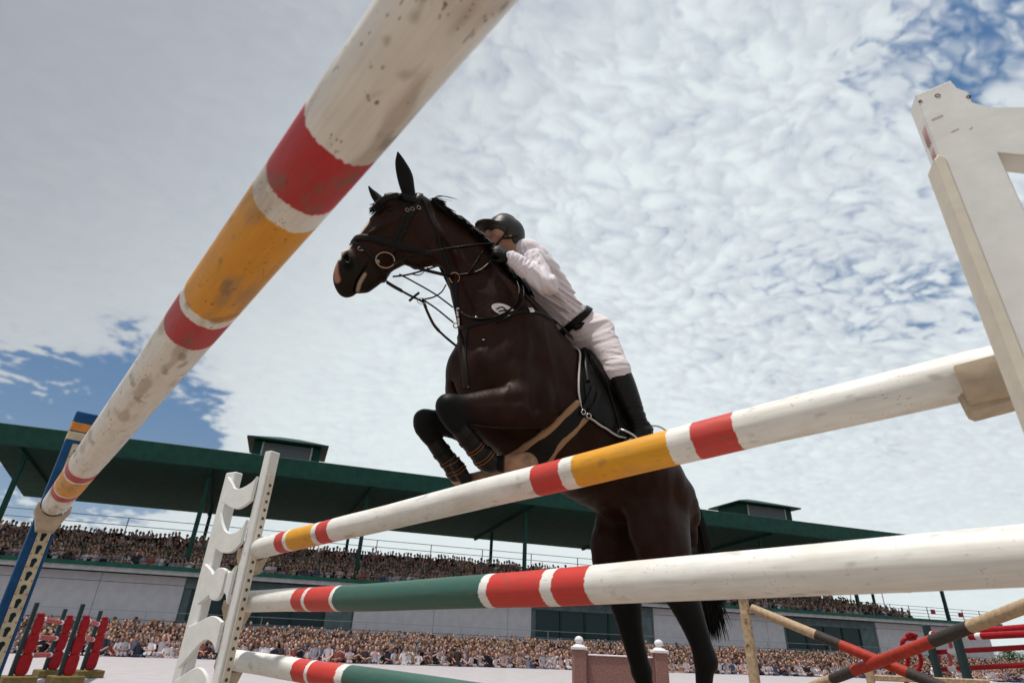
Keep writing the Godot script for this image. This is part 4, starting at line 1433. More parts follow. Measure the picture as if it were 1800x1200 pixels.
var coat_n: FastNoiseLite
func horse_paint(p: Vector3, n: Vector3) -> Color:
	var v := coat_n.get_noise_3dv(p * 3.0)
	var c := Color(0.0300, 0.0135, 0.0092) * (0.92 + 0.35 * v)
	var low := 1e9
	for s in leg_black: low = minf(low, seg_dist(p, s[0], s[1]) - s[2])
	c = c.lerp(Color(0.0095, 0.0085, 0.008), smooth(0.09, -0.02, low + v * 0.03))
	# dark muzzle
	c = c.lerp(Color(0.016, 0.0125, 0.0115), smooth(0.22, 0.08, p.distance_to(ridge[3])) * 0.9)
	# hooves
	for h: Array in job_hoof:
		var d: float = (p - h[0]).dot(h[1])
		if seg_dist(p, h[0], h[2]) < 0.068:
			var w := smooth(-0.004, 0.006, d + v * 0.006)
			c = c.lerp(Color(0.40, 0.225, 0.145) * (0.85 + 0.5 * coat_n.get_noise_3dv(p * 14.0)), w)
	# the blaze, the pink of the nose, the dark nostril
	c = c.lerp(Color(0.74, 0.66, 0.60), smooth(0.050, 0.036, minf(seg_dist(p, ridge[0], ridge[1]), seg_dist(p, ridge[1], ridge[2]) + 0.010) + v * 0.012))
	c = c.lerp(Color(0.42, 0.195, 0.155), smooth(0.024, 0.008, seg_dist(p, ridge[4], ridge[5]) + v * 0.012))
	c = c.lerp(Color(0.005, 0.0045, 0.004), smooth(0.034, 0.016, seg_dist(p, ridge[6], ridge[7])))
	c = c.lerp(Color(0.42, 0.30, 0.22), smooth(0.013, 0.005, minf(seg_dist(p, lip[0], lip[1]), seg_dist(p, lip[1], lip[2])) + v * 0.006) * 0.85)
	# pale pastern of the off foreleg
	c = c.lerp(Color(0.46, 0.29, 0.20), smooth(0.052, 0.045, seg_dist(p, at(803, 841, 2.99), at(812, 846, 3.02))))
	return c

var job_hoof := []
var lip := []
func build_horse() -> void:
	coat_n = noise(61, 1.0, 3)
	horse = horse_field()
	leg_black = [[at(790, 716, 2.72), at(800, 742, 2.72), 0.07], [at(800, 742, 2.72), at(858, 814, 2.8), 0.07], [at(745, 742, 2.96), at(757, 766, 2.96), 0.07], [at(757, 766, 2.96), at(806, 838, 3.0), 0.07],
		[at(1195, 1035, 3.0), at(1240, 1160, 2.9), 0.09], [at(1095, 1035, 3.2), at(1124, 1165, 3.1), 0.09], [at(1236, 1145, 2.9), at(1240, 1280, 2.8), 0.06], [at(1240, 1280, 2.8), at(1260, 1390, 2.74), 0.06], [at(1124, 1165, 3.1), at(1146, 1290, 3.0), 0.06], [at(1146, 1290, 3.0), at(1170, 1390, 2.94), 0.06],
		[at(721, 345, 3.24), at(699, 267, 3.24), 0.05], [at(666, 350, 3.4), at(647, 326, 3.4), 0.05]]
	ridge = []
	for q in [[636, 389], [612, 418], [598, 446], [612, 496], [589, 462], [591, 490], [607, 452], [612, 466]]: ridge.append(horse.ray(EYE, aim(q[0] + 1, q[1] + 1), 2.0))
	lip = []
	for q in [[641, 482], [632, 497], [628, 511]]: lip.append(horse.ray(EYE, aim(q[0], q[1]), 2.0))
	job_hoof = [[at(886, 816, 2.80), (at(926, 817, 2.80) - at(880, 815, 2.80)).normalized(), at(926, 817, 2.80)], [at(828, 844, 3.01), (at(872, 841, 3.03) - at(822, 844, 3.01)).normalized(), at(872, 841, 3.03)],
		[at(1258, 1385, 2.735), (at(1282, 1425, 2.72) - at(1252, 1375, 2.74)).normalized(), at(1282, 1425, 2.72)], [at(1170, 1388, 2.935), (at(1192, 1426, 2.92) - at(1164, 1378, 2.94)).normalized(), at(1192, 1426, 2.92)]]
	horse_node = thing("horse", Transform3D(), "dark brown horse with a white blaze jumping, forelegs folded, ears up", "horse")
	var split := at(790, 420, 3.28)
	var sn := (at(700, 420, 3.28) - at(790, 470, 3.28)).normalized()
	var body := part("body", join([skin(horse, 0.0125, 1, split, -sn), skin(horse, 0.0055, 1, split, sn, 0.75)]), M.coat, horse_node)
	# eyes
	for s: float in [-1.0, 1.0]:
		var e := horse.ray(at(689, 366, 3.28) + HEAD_L * 0.4 * s - (Vector3.ZERO if s > 0.0 else at(689, 366, 3.28) - at(677, 366, 3.28)), -HEAD_L * s, 0.0, 0.6)
		if s > 0.0: e = horse.ray(EYE, aim(688, 366), 2.0)
		var m := MB.new()
		m.ball(e - HEAD_L * 0.006 * s, Vector3(0.021, 0.019, 0.016), 8, 12)
		part("eye", m.done(), M.eye, horse_node)
	strands()

func join(list: Array) -> ArrayMesh:
	var v := PackedVector3Array()
	var n := PackedVector3Array()
	var c := PackedColorArray()
	var ix := PackedInt32Array()
	for m in list:
		var a: Array = m.surface_get_arrays(0)
		var f := v.size()
		v.append_array(a[Mesh.ARRAY_VERTEX])
		n.append_array(a[Mesh.ARRAY_NORMAL])
		c.append_array(a[Mesh.ARRAY_COLOR])
		for i in a[Mesh.ARRAY_INDEX]: ix.append(i + f)
	var arr := []
	arr.resize(Mesh.ARRAY_MAX)
	arr[Mesh.ARRAY_VERTEX] = v
	arr[Mesh.ARRAY_NORMAL] = n
	arr[Mesh.ARRAY_COLOR] = c
	arr[Mesh.ARRAY_INDEX] = ix
	var o := ArrayMesh.new()
	o.add_surface_from_arrays(Mesh.PRIMITIVE_TRIANGLES, arr)
	return o

func strands() -> void:
	# mane: locks lying over the crest
	rng.seed = 5
	var crest := curve([at(757, 352, 3.30), at(775, 359, 3.30), at(806, 378, 3.29), at(838, 404, 3.285), at(866, 436, 3.28), at(890, 472, 3.27), at(915, 505, 3.26)], 10)
	var m := MB.new()
	for k in 620:
		var t := rng.randf() * (crest.size() - 2)
		var i := int(t)
		var p: Vector3 = crest[i].lerp(crest[i + 1], t - i)
		var al: Vector3 = (crest[i + 1] - crest[i]).normalized()
		var out := Vector3(al.y, -al.x, 0).normalized() * -1.0
		if out.y < 0: out = -out
		p = horse.outward(p - out * 0.09, out, 0.3) - out * 0.004 + HL * rng.randf_range(-0.02, 0.03)
		var ln := rng.randf_range(0.07, 0.14) * (0.45 + 0.55 * minf(1.0, t / 12.0))
		var dir := (al * rng.randf_range(0.9, 1.4) + HL * rng.randf_range(-0.3, 0.6) + out * 0.05).normalized()
		var q := p + dir * ln * 0.4 + out * 0.007
		var e := q + (dir - out * 0.45 + HL * 0.2).normalized() * ln * 0.6
		m.tube([p, q, e], [0.006, 0.007, 0.0015], 4, false)
	var fly := [[752, 352, 800, 346, 806, 352], [758, 350, 785, 345, 803, 349], [748, 354, 775, 349, 795, 353]]
	for q in fly: m.tube(curve([at(q[0], q[1] + 3, 3.30), at((q[0] + q[2]) * 0.5, q[3] - 1, 3.30), at(q[4], q[5], 3.30)], 5), [0.004, 0.004, 0.003, 0.003, 0.003, 0.003, 0.002, 0.002, 0.0015, 0.001, 0.0005], 4, false)
	part("mane", m.done(), M.hair, horse_node)
	m = MB.new()
	for k in 70:                                   # forelock
		var a := at(690 + rng.randf_range(-14, 8), 341 + rng.randf_range(-2, 6), 3.30 + rng.randf_range(-0.04, 0.04))
		var e := horse.ray(EYE, aim(656 + rng.randf_range(-6, 10), 373 + rng.randf_range(-12, 9)), 2.0) + Vector3(-0.006, 0.003, 0.006)
		var md := horse.ray(EYE, aim(673 + rng.randf_range(-3, 9), 353 + rng.randf_range(-2, 7)), 2.0) + Vector3(-0.004, 0.006, 0.006)
		m.tube(curve([a, md, e], 3), [0.004, 0.004, 0.004, 0.003, 0.003, 0.002, 0.001], 4, false)
	part("forelock", m.done(), M.hair, horse_node)
	# tail: long hair from the dock down behind the hocks
	m = MB.new()
	for k in 380:
		var a := rng.randfn() * 0.35
		var b := rng.randfn() * 0.35
		var w := Vector3(a, 0, b) * 0.036
		var p0 := at(1198, 842, 3.52) + w * 0.6
		var p1 := at(1224, 900, 3.50) + w * 0.9
		var p2 := at(1240, 970, 3.44) + w * 1.1
		var p3 := at(1246 + a * 9.0, 1050, 3.38) + w * 1.3
		var end := rng.randf()
		var p4 := at(1256 + a * 17.0, 1050 + 80.0 * sqrt(end), 3.33) + w * 1.5
		m.tube(curve([p0, p1, p2, p3, p4], 3), [0.004, 0.005, 0.005, 0.005, 0.005, 0.005, 0.005, 0.005, 0.005, 0.004, 0.003, 0.002, 0.0006], 4, false)
	part("tail", m.done(), M.hair, horse_node)

func paint_at(kind: int, p: Vector3, n: Vector3) -> Color:
	if kind == 1: return horse_paint(p, n)
	if kind == 2: return face_paint(p)
	return Color.WHITE

# ---------------------------------------------------------------- tack
func lay(pts: Array, lift: float, steps := 5) -> Array:     # spots seen on the horse, laid on its skin: [points, normals]
	var raw := []
	for q in pts: raw.append(Vector3(q[0], q[1], 0))
	var P := []
	var N := []
	for q in curve(raw, steps):
		var p := horse.ray(EYE, aim(q.x, q.y), 2.0)
		var n := horse.grad(p).normalized()
		if n.dot(EYE - p) < 0.0: n = (n + (EYE - p).normalized() * 0.6).normalized()
		P.append(p + n * lift)
		N.append(n)
	return [P, N]

func strap_on(called: String, pts: Array, w: float, th: float, material: Material, parent: Node, lift := 0.0, steps := 5) -> MeshInstance3D:
	var l := lay(pts, lift, steps)
	var m := MB.new()
	m.strap(l[0], l[1], w, th)
	return part(called, m.done(), material, parent)

func ring_on(called: String, f: Field, center: Vector3, a: Vector3, b: Vector3, w: float, th: float, material: Material, parent: Node, from := 0.0, to := TAU, lift := 0.0) -> MeshInstance3D:
	# a strap round a body, in the plane of two directions
	var P := []
	var N := []
	var n := 40
	var closed := to - from > TAU - 0.01
	var bb := (b - a * a.dot(b)).normalized()
	for i in n + (0 if closed else 1):
		var an := from + (to - from) * i / n
		var d := a * cos(an) + bb * sin(an)
		var p := f.outward(center, d, 0.7)
		var g := f.grad(p).normalized()
		P.append(p + g * lift)
		N.append(g)
	var m := MB.new()
	m.strap(P, N, w, th, closed)
	return part(called, m.done(), material, parent)

func hoop(called: String, p: Vector3, facing: Vector3, r: float, wire: float, material: Material, parent: Node) -> void:
	var x := facing.cross(Vector3.UP).normalized()
	var y := x.cross(facing).normalized()
	var pts := []
	for i in 33: pts.append(p + (x * cos(TAU * i / 32.0) + y * sin(TAU * i / 32.0)) * r)
	var m := MB.new()
	m.tube(pts, [wire], 8, false)
	part(called, m.done(), material, parent)

func line(called: String, pts: Array, r: float, material: Material, parent: Node, flat := 1.0, steps := 6) -> void:
	# a hanging strap through spots at given depths
	var P := []
	for q in pts: P.append(at(q[0], q[1], q[2]))
	var m := MB.new()
	m.tube(curve(P, steps), [r], 8, true, flat, Vector3(0.2, 0.1, 1.0))
	part(called, m.done(), material, parent)

func skin_z(x: float, y: float, lift := 0.01) -> float:     # depth of the horse's skin at a spot
	var p := horse.ray(EYE, aim(x, y), 2.0)
	return (p - EYE).dot(-CZ) - lift

func surf(x: float, ang: float, lift := 0.0) -> Array:
	var c := hb(x, 1.16)
	var d := HU * cos(ang) + HL * sin(ang)
	var p := horse.outward(c, d, 0.8)
	var n := (d * 0.7 + horse.grad(p).normalized() * 0.6).normalized()
	return [p + n * lift, n]

# a padded piece lying on the barrel: rows of [angle, front, back] in degrees and metres along the body
func panel(rows: Array, lift: float, th: float, mirror := 1.0, cols := 10) -> ArrayMesh:
	var m := MB.new()
	var grid := []
	var R := []
	var raw := []
	for q in rows: raw.append(Vector3(q[0], q[1], q[2]))
	R = curve(raw, 4)
	for r in R:
		var line_ := []
		for k in cols + 1:
			var s := surf(lerpf(r.y, r.z, float(k) / cols), deg_to_rad(r.x) * mirror, lift)
			line_.append(s)
		grid.append(line_)
	var f := m.v.size()
	var nr := grid.size()
	for side in 2:
		for i in nr:
			for k in cols + 1:
				var edge := minf(minf(i, nr - 1 - i), minf(k, cols - k))
				var t := th * (1.0 if edge > 0.5 else 0.72)
				var s: Array = grid[i][k]
				m.vert(s[0] + s[1] * (t if side == 0 else 0.0), s[1] * (1.0 if side == 0 else -1.0), Vector2(k, i))
	for side in 2:
		for i in nr - 1:
			for k in cols:
				var a := f + (side * nr + i) * (cols + 1) + k
				m.tri(a, a + 1, a + cols + 2)
				m.tri(a, a + cols + 2, a + cols + 1)
	# the rim
	var rim := []
	for k in cols + 1: rim.append([0, k])
	for i in range(1, nr): rim.append([i, cols])
	for k in range(cols - 1, -1, -1): rim.append([nr - 1, k])
	for i in range(nr - 2, 0, -1): rim.append([i, 0])
	for j in rim.size():
		var p: Array = rim[j]
		var q: Array = rim[(j + 1) % rim.size()]
		var a: Array = grid[p[0]][p[1]]
		var b: Array = grid[q[0]][q[1]]
		if a[0].distance_to(b[0]) < 1e-5: continue
		m.face([a[0], b[0], b[0] + b[1] * th * 0.72, a[0] + a[1] * th * 0.72], (b[0] - a[0]).cross(a[1]).normalized())
	return m.done()

func edge_cord(rows: Array, which: int, lift: float, r: float, mirror := 1.0) -> ArrayMesh:
	var raw := []
	for q in rows: raw.append(Vector3(q[0], q[1], q[2]))
	var P := []
	for q in curve(raw, 4): P.append(surf(q.y if which == 0 else q.z, deg_to_rad(q.x) * mirror, lift)[0])
	var rr := []
	rng.seed = 13
	for i in P.size(): rr.append(r * (1.0 if r < 0.015 else rng.randf_range(0.80, 1.18)))
	var m := MB.new()
	m.tube(P, rr, 8)
	return m.done()

func build_tack() -> void:
	var L: Material = M.leather
	# bridle
	var t := thing("bridle", Transform3D(), "dark leather bridle with a brass ring bit on the dark horse's head", "bridle")
	var nose_dir := (at(609, 419, 3.2) - at(690, 437, 3.2)).normalized()
	ring_on("noseband", horse, at(646, 430, 3.215), nose_dir, HEAD_L, 0.036, 0.011, L, t)
	ring_on("flash_strap", horse, at(634, 446, 3.20), (at(609, 423, 3.2) - at(655, 476, 3.2)).normalized(), HEAD_L, 0.019, 0.008, L, t)
	var brow := (at(664, 346, 3.3) - at(733, 356, 3.3)).normalized()
	ring_on("browband", horse, at(712, 372, 3.29), (at(678, 338, 3.3) - at(712, 372, 3.3)).normalized(), HEAD_L, 0.034, 0.010, L, t, -1.35, 1.35)
	strap_on("browband", [[730, 353], [718, 348], [706, 345], [693, 345], [681, 348], [670, 355]], 0.034, 0.011, L, t, 0.003)
	ring_on("throatlash", horse, at(748, 392, 3.29), (at(766, 455, 3.3) - at(736, 340, 3.3)).normalized(), HEAD_L, 0.020, 0.008, L, t)
	ring_on("headpiece", horse, at(728, 366, 3.29), (at(742, 340, 3.3) - at(722, 385, 3.3)).normalized(), HEAD_L, 0.034, 0.008, L, t, -1.9, 1.9)
	strap_on("cheekpiece", [[724, 371], [714, 392], [705, 412], [697, 430], [688, 445]], 0.031, 0.009, L, t)
	strap_on("noseband_strap", [[716, 371], [708, 388], [700, 408], [691, 430]], 0.018, 0.011, L, t, 0.001)
	strap_on("strap_keeper", [[708, 405], [712, 410]], 0.030, 0.011, L, t)
	strap_on("strap_keeper", [[699, 423], [703, 428]], 0.026, 0.011, L, t)
	for q in [[715, 371], [724, 369], [735, 367]]:
		var p := horse.ray(EYE, aim(q[0], q[1]), 2.0)
		hoop("buckle", p + HEAD_L * 0.012, HEAD_L, 0.0105, 0.0022, M.brass, t)
	var bz := skin_z(677, 457, 0.034)
	hoop("bit_ring", at(677, 457, bz), (HEAD_L + Vector3(-0.15, 0, 0.1)).normalized(), 0.049, 0.0040, M.brass, t)
	var m := MB.new()
	m.ball(at(664, 460, bz - 0.006), Vector3(0.013, 0.013, 0.013))
	part("bit_joint", m.done(), M.brass, t)
	m = MB.new()
	m.ball(at(636, 440, skin_z(636, 440, 0.008)), Vector3(0.010, 0.004, 0.004))
	part("flash_buckle", m.done(), M.brass, t)
	hoop("flash_buckle", at(632, 437, skin_z(632, 437, 0.010)), HEAD_L, 0.010, 0.0018, M.brass, t)
	# reins
	t = thing("reins", Transform3D(), "black leather reins from the bit rings to the rider's gloved hand, one loop hanging", "reins")
	var hz := 3.17
	line("rein", [[692, 463, bz - 0.01], [712, 454, 3.14], [745, 445, 3.12], [790, 437, 3.10], [835, 431, 3.11], [868, 428, hz]], 0.0105, L, t, 0.4)
	line("rein_loop", [[872, 432, hz], [868, 448, skin_z(868, 448, 0.02)], [858, 463, skin_z(858, 463, 0.012)], [838, 477, skin_z(838, 477, 0.012)], [806, 483, skin_z(808, 483, 0.015)]], 0.0092, L, t, 0.5)
	line("running_strap", [[712, 463, skin_z(712, 463, 0.008)], [745, 474, 3.13], [778, 482, 3.09], [796, 486, skin_z(798, 486, 0.012)]], 0.0125, L, t, 0.4)
	line("draw_rein", [[702, 482, 3.13], [725, 494, 3.09], [765, 517, 3.05], [796, 540, skin_z(800, 545, 0.01)]], 0.0055, L, t, 0.6)
	line("draw_rein", [[690, 486, 3.16], [715, 483, 3.18], [748, 474, 3.22], [772, 466, 3.25]], 0.0065, L, t, 0.6)
	line("draw_rein", [[722, 481, 3.2], [738, 483, 3.22], [752, 470, 3.25]], 0.004, L, t, 0.6)
	line("slack_rein", [[744, 526, 3.07], [762, 522, 3.10], [776, 513, 3.12], [784, 500, skin_z(790, 500, 0.01)]], 0.0058, L, t, 0.6)
	line("slack_rein", [[742, 526, 3.06], [765, 541, 3.04], [797, 567, skin_z(804, 567, 0.01)]], 0.0058, L, t, 0.6)
	line("grip_strap", [[842, 452, skin_z(842, 452, 0.01)], [832, 468, skin_z(832, 468, 0.01)], [822, 482, skin_z(822, 482, 0.01)]], 0.010, M.leather_brown, t, 0.4)
	line("grip_strap", [[856, 433, skin_z(858, 437, 0.012)], [848, 443, skin_z(848, 443, 0.012)], [842, 452, skin_z(842, 452, 0.01)]], 0.007, L, t, 0.5)
	line("rein_loop", [[880, 452, skin_z(880, 455, 0.02)], [900, 482, skin_z(898, 482, 0.015)], [912, 506, skin_z(908, 506, 0.012)], [908, 530, skin_z(906, 530, 0.012)], [890, 549, skin_z(890, 549, 0.012)], [858, 560, skin_z(858, 560, 0.012)], [826, 558, skin_z(826, 558, 0.012)], [804, 545, skin_z(806, 545, 0.012)]], 0.0092, L, t, 0.5)
	line("rein_loop", [[884, 456, skin_z(886, 462, 0.02)], [912, 492, skin_z(908, 492, 0.013)], [921, 514, skin_z(915, 516, 0.012)], [914, 538, skin_z(912, 538, 0.012)], [896, 556, skin_z(896, 556, 0.012)], [872, 566, skin_z(872, 566, 0.012)]], 0.0065, L, t, 0.5)
	# martingale and breastplate
	t = thing("breastplate", Transform3D(), "dark leather breastplate and martingale straps round the horse's neck and chest", "breastplate")
	hoop("neck_ring", at(799, 488, skin_z(801, 488, 0.014)), (EYE - at(799, 488, 3.0)).normalized(), 0.027, 0.004, M.brass, t)
	strap_on("neck_strap", [[800, 496], [801, 520], [803, 545], [807, 570], [809, 592]], 0.026, 0.008, L, t)
	strap_on("chest_strap", [[808, 590], [812, 612], [815, 635], [818, 658], [820, 682]], 0.034, 0.012, M.leather_brown, t)
	strap_on("chest_strap", [[822, 575], [819, 600], [818, 628]], 0.013, 0.008, L, t)
	line("martingale_fork", [[680, 496, 3.17], [693, 504, 3.14], [706, 511, 3.12]], 0.013, L, t, 0.5)
	line("martingale_fork", [[704, 510, 3.12], [720, 519, 3.09], [744, 531, 3.06], [750, 543, 3.05]], 0.0085, L, t, 0.5)
	line("martingale_fork", [[745, 533, 3.06], [752, 550, 3.05], [762, 570, 3.04], [772, 582, 3.03]], 0.013, M.leather_brown, t, 0.5)
	line("martingale_fork", [[772, 582, 3.03], [785, 594, 3.02], [802, 608, skin_z(808, 606, 0.01)]], 0.0095, L, t, 0.5)
	line("rein_stop", [[719, 529, 3.08], [728, 521, 3.08], [737, 514, 3.08]], 0.0095, L, t, 0.6)
	hoop("martingale_ring", at(741, 529, 3.055), Vector3(0.1, 0.3, 1).normalized(), 0.022, 0.0022, M.chrome, t)
	hoop("martingale_ring", at(801, 572, skin_z(806, 572, 0.012)), (EYE - at(801, 572, 3.0)).normalized(), 0.012, 0.003, M.brass, t)
	strap_on("shoulder_strap", [[808, 576], [830, 571], [858, 563], [890, 553], [918, 547], [945, 549], [968, 560], [990, 578], [1008, 598]], 0.024, 0.007, L, t)
	strap_on("shoulder_strap", [[908, 500], [925, 522], [945, 543], [968, 562]], 0.017, 0.006, L, t)
	strap_on("strap_ring", [[928, 546], [936, 546]], 0.030, 0.011, M.chrome, t)
	m = MB.new()
	var bn := []
	for i in 25:
		var an := TAU * i / 24.0
		var x := 884.0 + cos(an) * 20.0 - sin(an) * 1.5
		var y := 545.0 + cos(an) * 6.0 + sin(an) * 9.5
		var bp := horse.ray(EYE, aim(x, y), 2.0)
		bn.append(bp + horse.grad(bp).normalized() * 0.006)
	var bc := horse.ray(EYE, aim(884, 545), 2.0)
	var bnn := horse.grad(bc).normalized()
	var f0 := m.vert(bc + bnn * 0.008, bnn)
	for q in bn: m.vert(q, bnn)
	for i in 24: m.tri(f0, f0 + 1 + i, f0 + 2 + i)
	part("neck_badge", m.done(), M.tag, t)
	for q in [[[872, 545], [882, 541], [890, 547], [897, 545]], [[876, 549], [886, 547], [893, 552]]]:
		strap_on("badge_mark", q, 0.007, 0.0025, L, t, 0.009, 3)
	strap_on("white_tab", [[806, 542], [807, 556]], 0.015, 0.004, M.tag, t, 0.008)
	strap_on("white_tab", [[808, 558], [809, 572]], 0.016, 0.004, M.tag, t, 0.008)
	for q in [[811, 549], [837, 557], [822, 680], [850, 597]]:
		m = MB.new()
		m.ball(at(q[0], q[1], skin_z(q[0], q[1], 0.008)), Vector3(0.008, 0.005, 0.005))
		part("stud", m.done(), M.chrome, t)
	# saddle, its cloth and girth
	t = thing("saddle", Transform3D(), "black jumping saddle with a piped black saddle cloth and a fleece lined girth", "saddle")
	var cloth := [[4, 1.14, 0.66], [25, 1.155, 0.65], [50, 1.15, 0.66], [75, 1.125, 0.68], [92, 1.085, 0.74], [100, 1.04, 0.80]]
	var flap := [[3, 1.10, 0.72], [20, 1.115, 0.70], [45, 1.125, 0.76], [70, 1.10, 0.83], [92, 1.04, 0.86], [99, 0.99, 0.88]]
	for s: float in [1.0, -1.0]:
		var c := part("saddle_cloth", panel(cloth, 0.0, 0.014, s), M.black, t)
		part("piping", edge_cord(cloth, 0, 0.016, 0.0055, s), M.piping, c)
		var low := []
		for q in [[100, 1.04, 0], [101, 0.97, 0], [101, 0.90, 0], [100, 0.82, 0], [96, 0.76, 0]]: low.append(q)
		part("piping", edge_cord(low, 0, 0.016, 0.0055, s), M.piping, c)
		part("flap", panel(flap, 0.014, 0.012, s), M.leather, t)
		var kr := []
		for q in [[22, 1.10, 0], [45, 1.115, 0], [68, 1.085, 0]]: kr.append(q)
		part("knee_roll", edge_cord(kr, 0, 0.026, 0.013, s), M.leather, t)
	var seat := [[-62, 0.98, 0.80], [-40, 1.09, 0.70], [0, 1.12, 0.66], [40, 1.09, 0.70], [62, 0.98, 0.80]]
	part("seat", panel(seat, 0.024, 0.040, 1.0), M.leather, t)
	var girth := [[93, 1.09, 1.00], [115, 1.125, 1.03], [140, 1.165, 1.06], [165, 1.20, 1.04], [195, 1.20, 1.04], [220, 1.165, 1.06], [245, 1.125, 1.03], [267, 1.09, 1.0]]
	part("girth", panel(girth, 0.006, 0.014, 1.0, 8), M.black, t)
	var front := []
	var back := []
	for q in girth:
		front.append([q[0], q[1], 0])
		back.append([q[0], q[2], 0])
	part("fleece_edge", edge_cord(front, 0, 0.008, 0.019), M.fleece, t)
	part("fleece_edge", edge_cord(back, 0, 0.008, 0.017), M.fleece, t)
	for q in [[98, 1.06], [98, 1.02]]: part("girth_strap", panel([[70, q[1], q[1] - 0.022], [86, q[1], q[1] - 0.022], [104, q[1] + 0.01, q[1] - 0.012]], 0.030, 0.005, 1.0, 2), M.leather, t)
	for a in [[101, 1.055], [101, 1.015]]:
		var sp := surf(a[1], deg_to_rad(a[0]), 0.038)
		hoop("girth_buckle", sp[0], sp[1], 0.012, 0.003, M.chrome, t)
	# boots of the forelegs, worn by the horse
	var legs := [[[800, 742, 2.72], [815, 762, 2.74], [836, 788, 2.77], [852, 808, 2.792]], [[757, 766, 2.96], [772, 788, 2.97], [790, 812, 2.98], [803, 831, 2.992]]]
	for i in 2:
		var f := Field.new()
		f.chain(st([[legs[i][0][0], legs[i][0][1], legs[i][0][2], 0.040, 0.046], [legs[i][1][0], legs[i][1][1], legs[i][1][2], 0.045, 0.047], [legs[i][2][0], legs[i][2][1], legs[i][2][2], 0.045, 0.047], [legs[i][3][0], legs[i][3][1], legs[i][3][2], 0.050, 0.050]]), HL, 0.02)
		if i == 0:
			f.chain(st([[850, 800, 2.765, 0.046, 0.044], [860, 812, 2.78, 0.050, 0.048], [862, 818, 2.80, 0.040, 0.040]]), HL, 0.02)
		else:
			f.chain(st([[800, 812, 2.93, 0.030, 0.026], [812, 832, 2.94, 0.034, 0.030], [820, 846, 2.95, 0.030, 0.026]]), HL, 0.02)
		var b := part("tendon_boot", skin(f, 0.0075), M.boot, horse_node)
		var ax := (at(legs[i][3][0], legs[i][3][1], legs[i][3][2]) - at(legs[i][0][0], legs[i][0][1], legs[i][0][2])).normalized()
		var side := HL.cross(ax).normalized()
		for k in 3:
			var fr: float = [0.42, 0.66, 0.90][k]
			var c := at(legs[i][0][0], legs[i][0][1], legs[i][0][2]).lerp(at(legs[i][3][0], legs[i][3][1], legs[i][3][2]), fr)
			ring_on("boot_strap", f, c, side, HL, 0.022, 0.004, M.black, b)
			if k > 0:
				for e: float in [-0.008, 0.008]: ring_on("stitching", f, c + ax * e, (EYE - c).normalized().slide(ax).normalized(), side, 0.0032, 0.0055, M.stitch, b, -1.2, 0.9)

# ---------------------------------------------------------------- the rider
func fold(o: Vector3, along: Vector3, reach: float, amp: float, fx: float, fy: float, seed_: int) -> Fold:
	var w := Fold.new()
	w.n = noise(seed_, 1.0, 2)
	w.o = o
	w.x = along.normalized()
	w.y = (EYE - o).normalized().cross(w.x).normalized()
	w.z = w.x.cross(w.y)
	w.reach = reach
	w.amp = amp
	w.fx = fx
	w.fy = fy
	return w

func hand_field(wrist: Vector3, dir: Vector3, palm: Vector3, side: float) -> Field:     # gloved
	# a closed hand: dir towards the knuckles, palm the way the palm faces; the fingers curl into it
	var f := Field.new()
	var x := dir.cross(palm).normalized() * side        # towards the thumb
	f.chain([[wrist - dir * 0.04, 0.027, 0.030], [wrist, 0.026, 0.030], [wrist + dir * 0.04, 0.022, 0.040], [wrist + dir * 0.082, 0.018, 0.042]], x, 0.012)
	for k in 4:
		var o := (1.5 - k) * 0.0205
		var ln: float = [0.94, 1.0, 0.95, 0.78][k]
		var kn := wrist + dir * (0.088 - absf(k - 1.2) * 0.004) + x * o
		var p1 := kn + (dir * 0.35 + palm * 0.94).normalized() * 0.044 * ln
		var p2 := p1 + (palm * 0.35 - dir * 0.94).normalized() * 0.030 * ln
		var p3 := p2 + (-dir * 0.75 - palm * 0.66).normalized() * 0.022 * ln
		f.chain([[kn - dir * 0.02, 0.010, 0.010], [kn, 0.0122, 0.0118], [p1, 0.0112, 0.011], [p2, 0.0105, 0.0105], [p3, 0.0095, 0.0095]], x, 0.004, 3)
	var tb := wrist + dir * 0.022 + x * 0.030 + palm * 0.008
	f.chain([[tb, 0.014, 0.014], [tb + dir * 0.030 + x * 0.014 + palm * 0.016, 0.0115, 0.0115], [tb + dir * 0.052 + x * 0.004 + palm * 0.036, 0.0095, 0.0095]], palm, 0.008, 3)
	return f

var rider_head: Vector3
var face_dir: Vector3
func face_paint(p: Vector3) -> Color:
	var q := p - rider_head
	var f := q.dot(face_dir)
	var c := Color(0.40, 0.205, 0.14)
	# lips and brows
	var up := q.dot(head_up)
	var sd := q.dot(HL)
	if f > 0.06 and absf(up + 0.062) < 0.008 and absf(sd) < 0.026: c = Color(0.33, 0.11, 0.09)
	if f > 0.055 and absf(up - 0.020 - absf(sd) * 0.05) < 0.0045 and absf(sd) > 0.012 and absf(sd) < 0.05: c = Color(0.05, 0.028, 0.018)
	return c

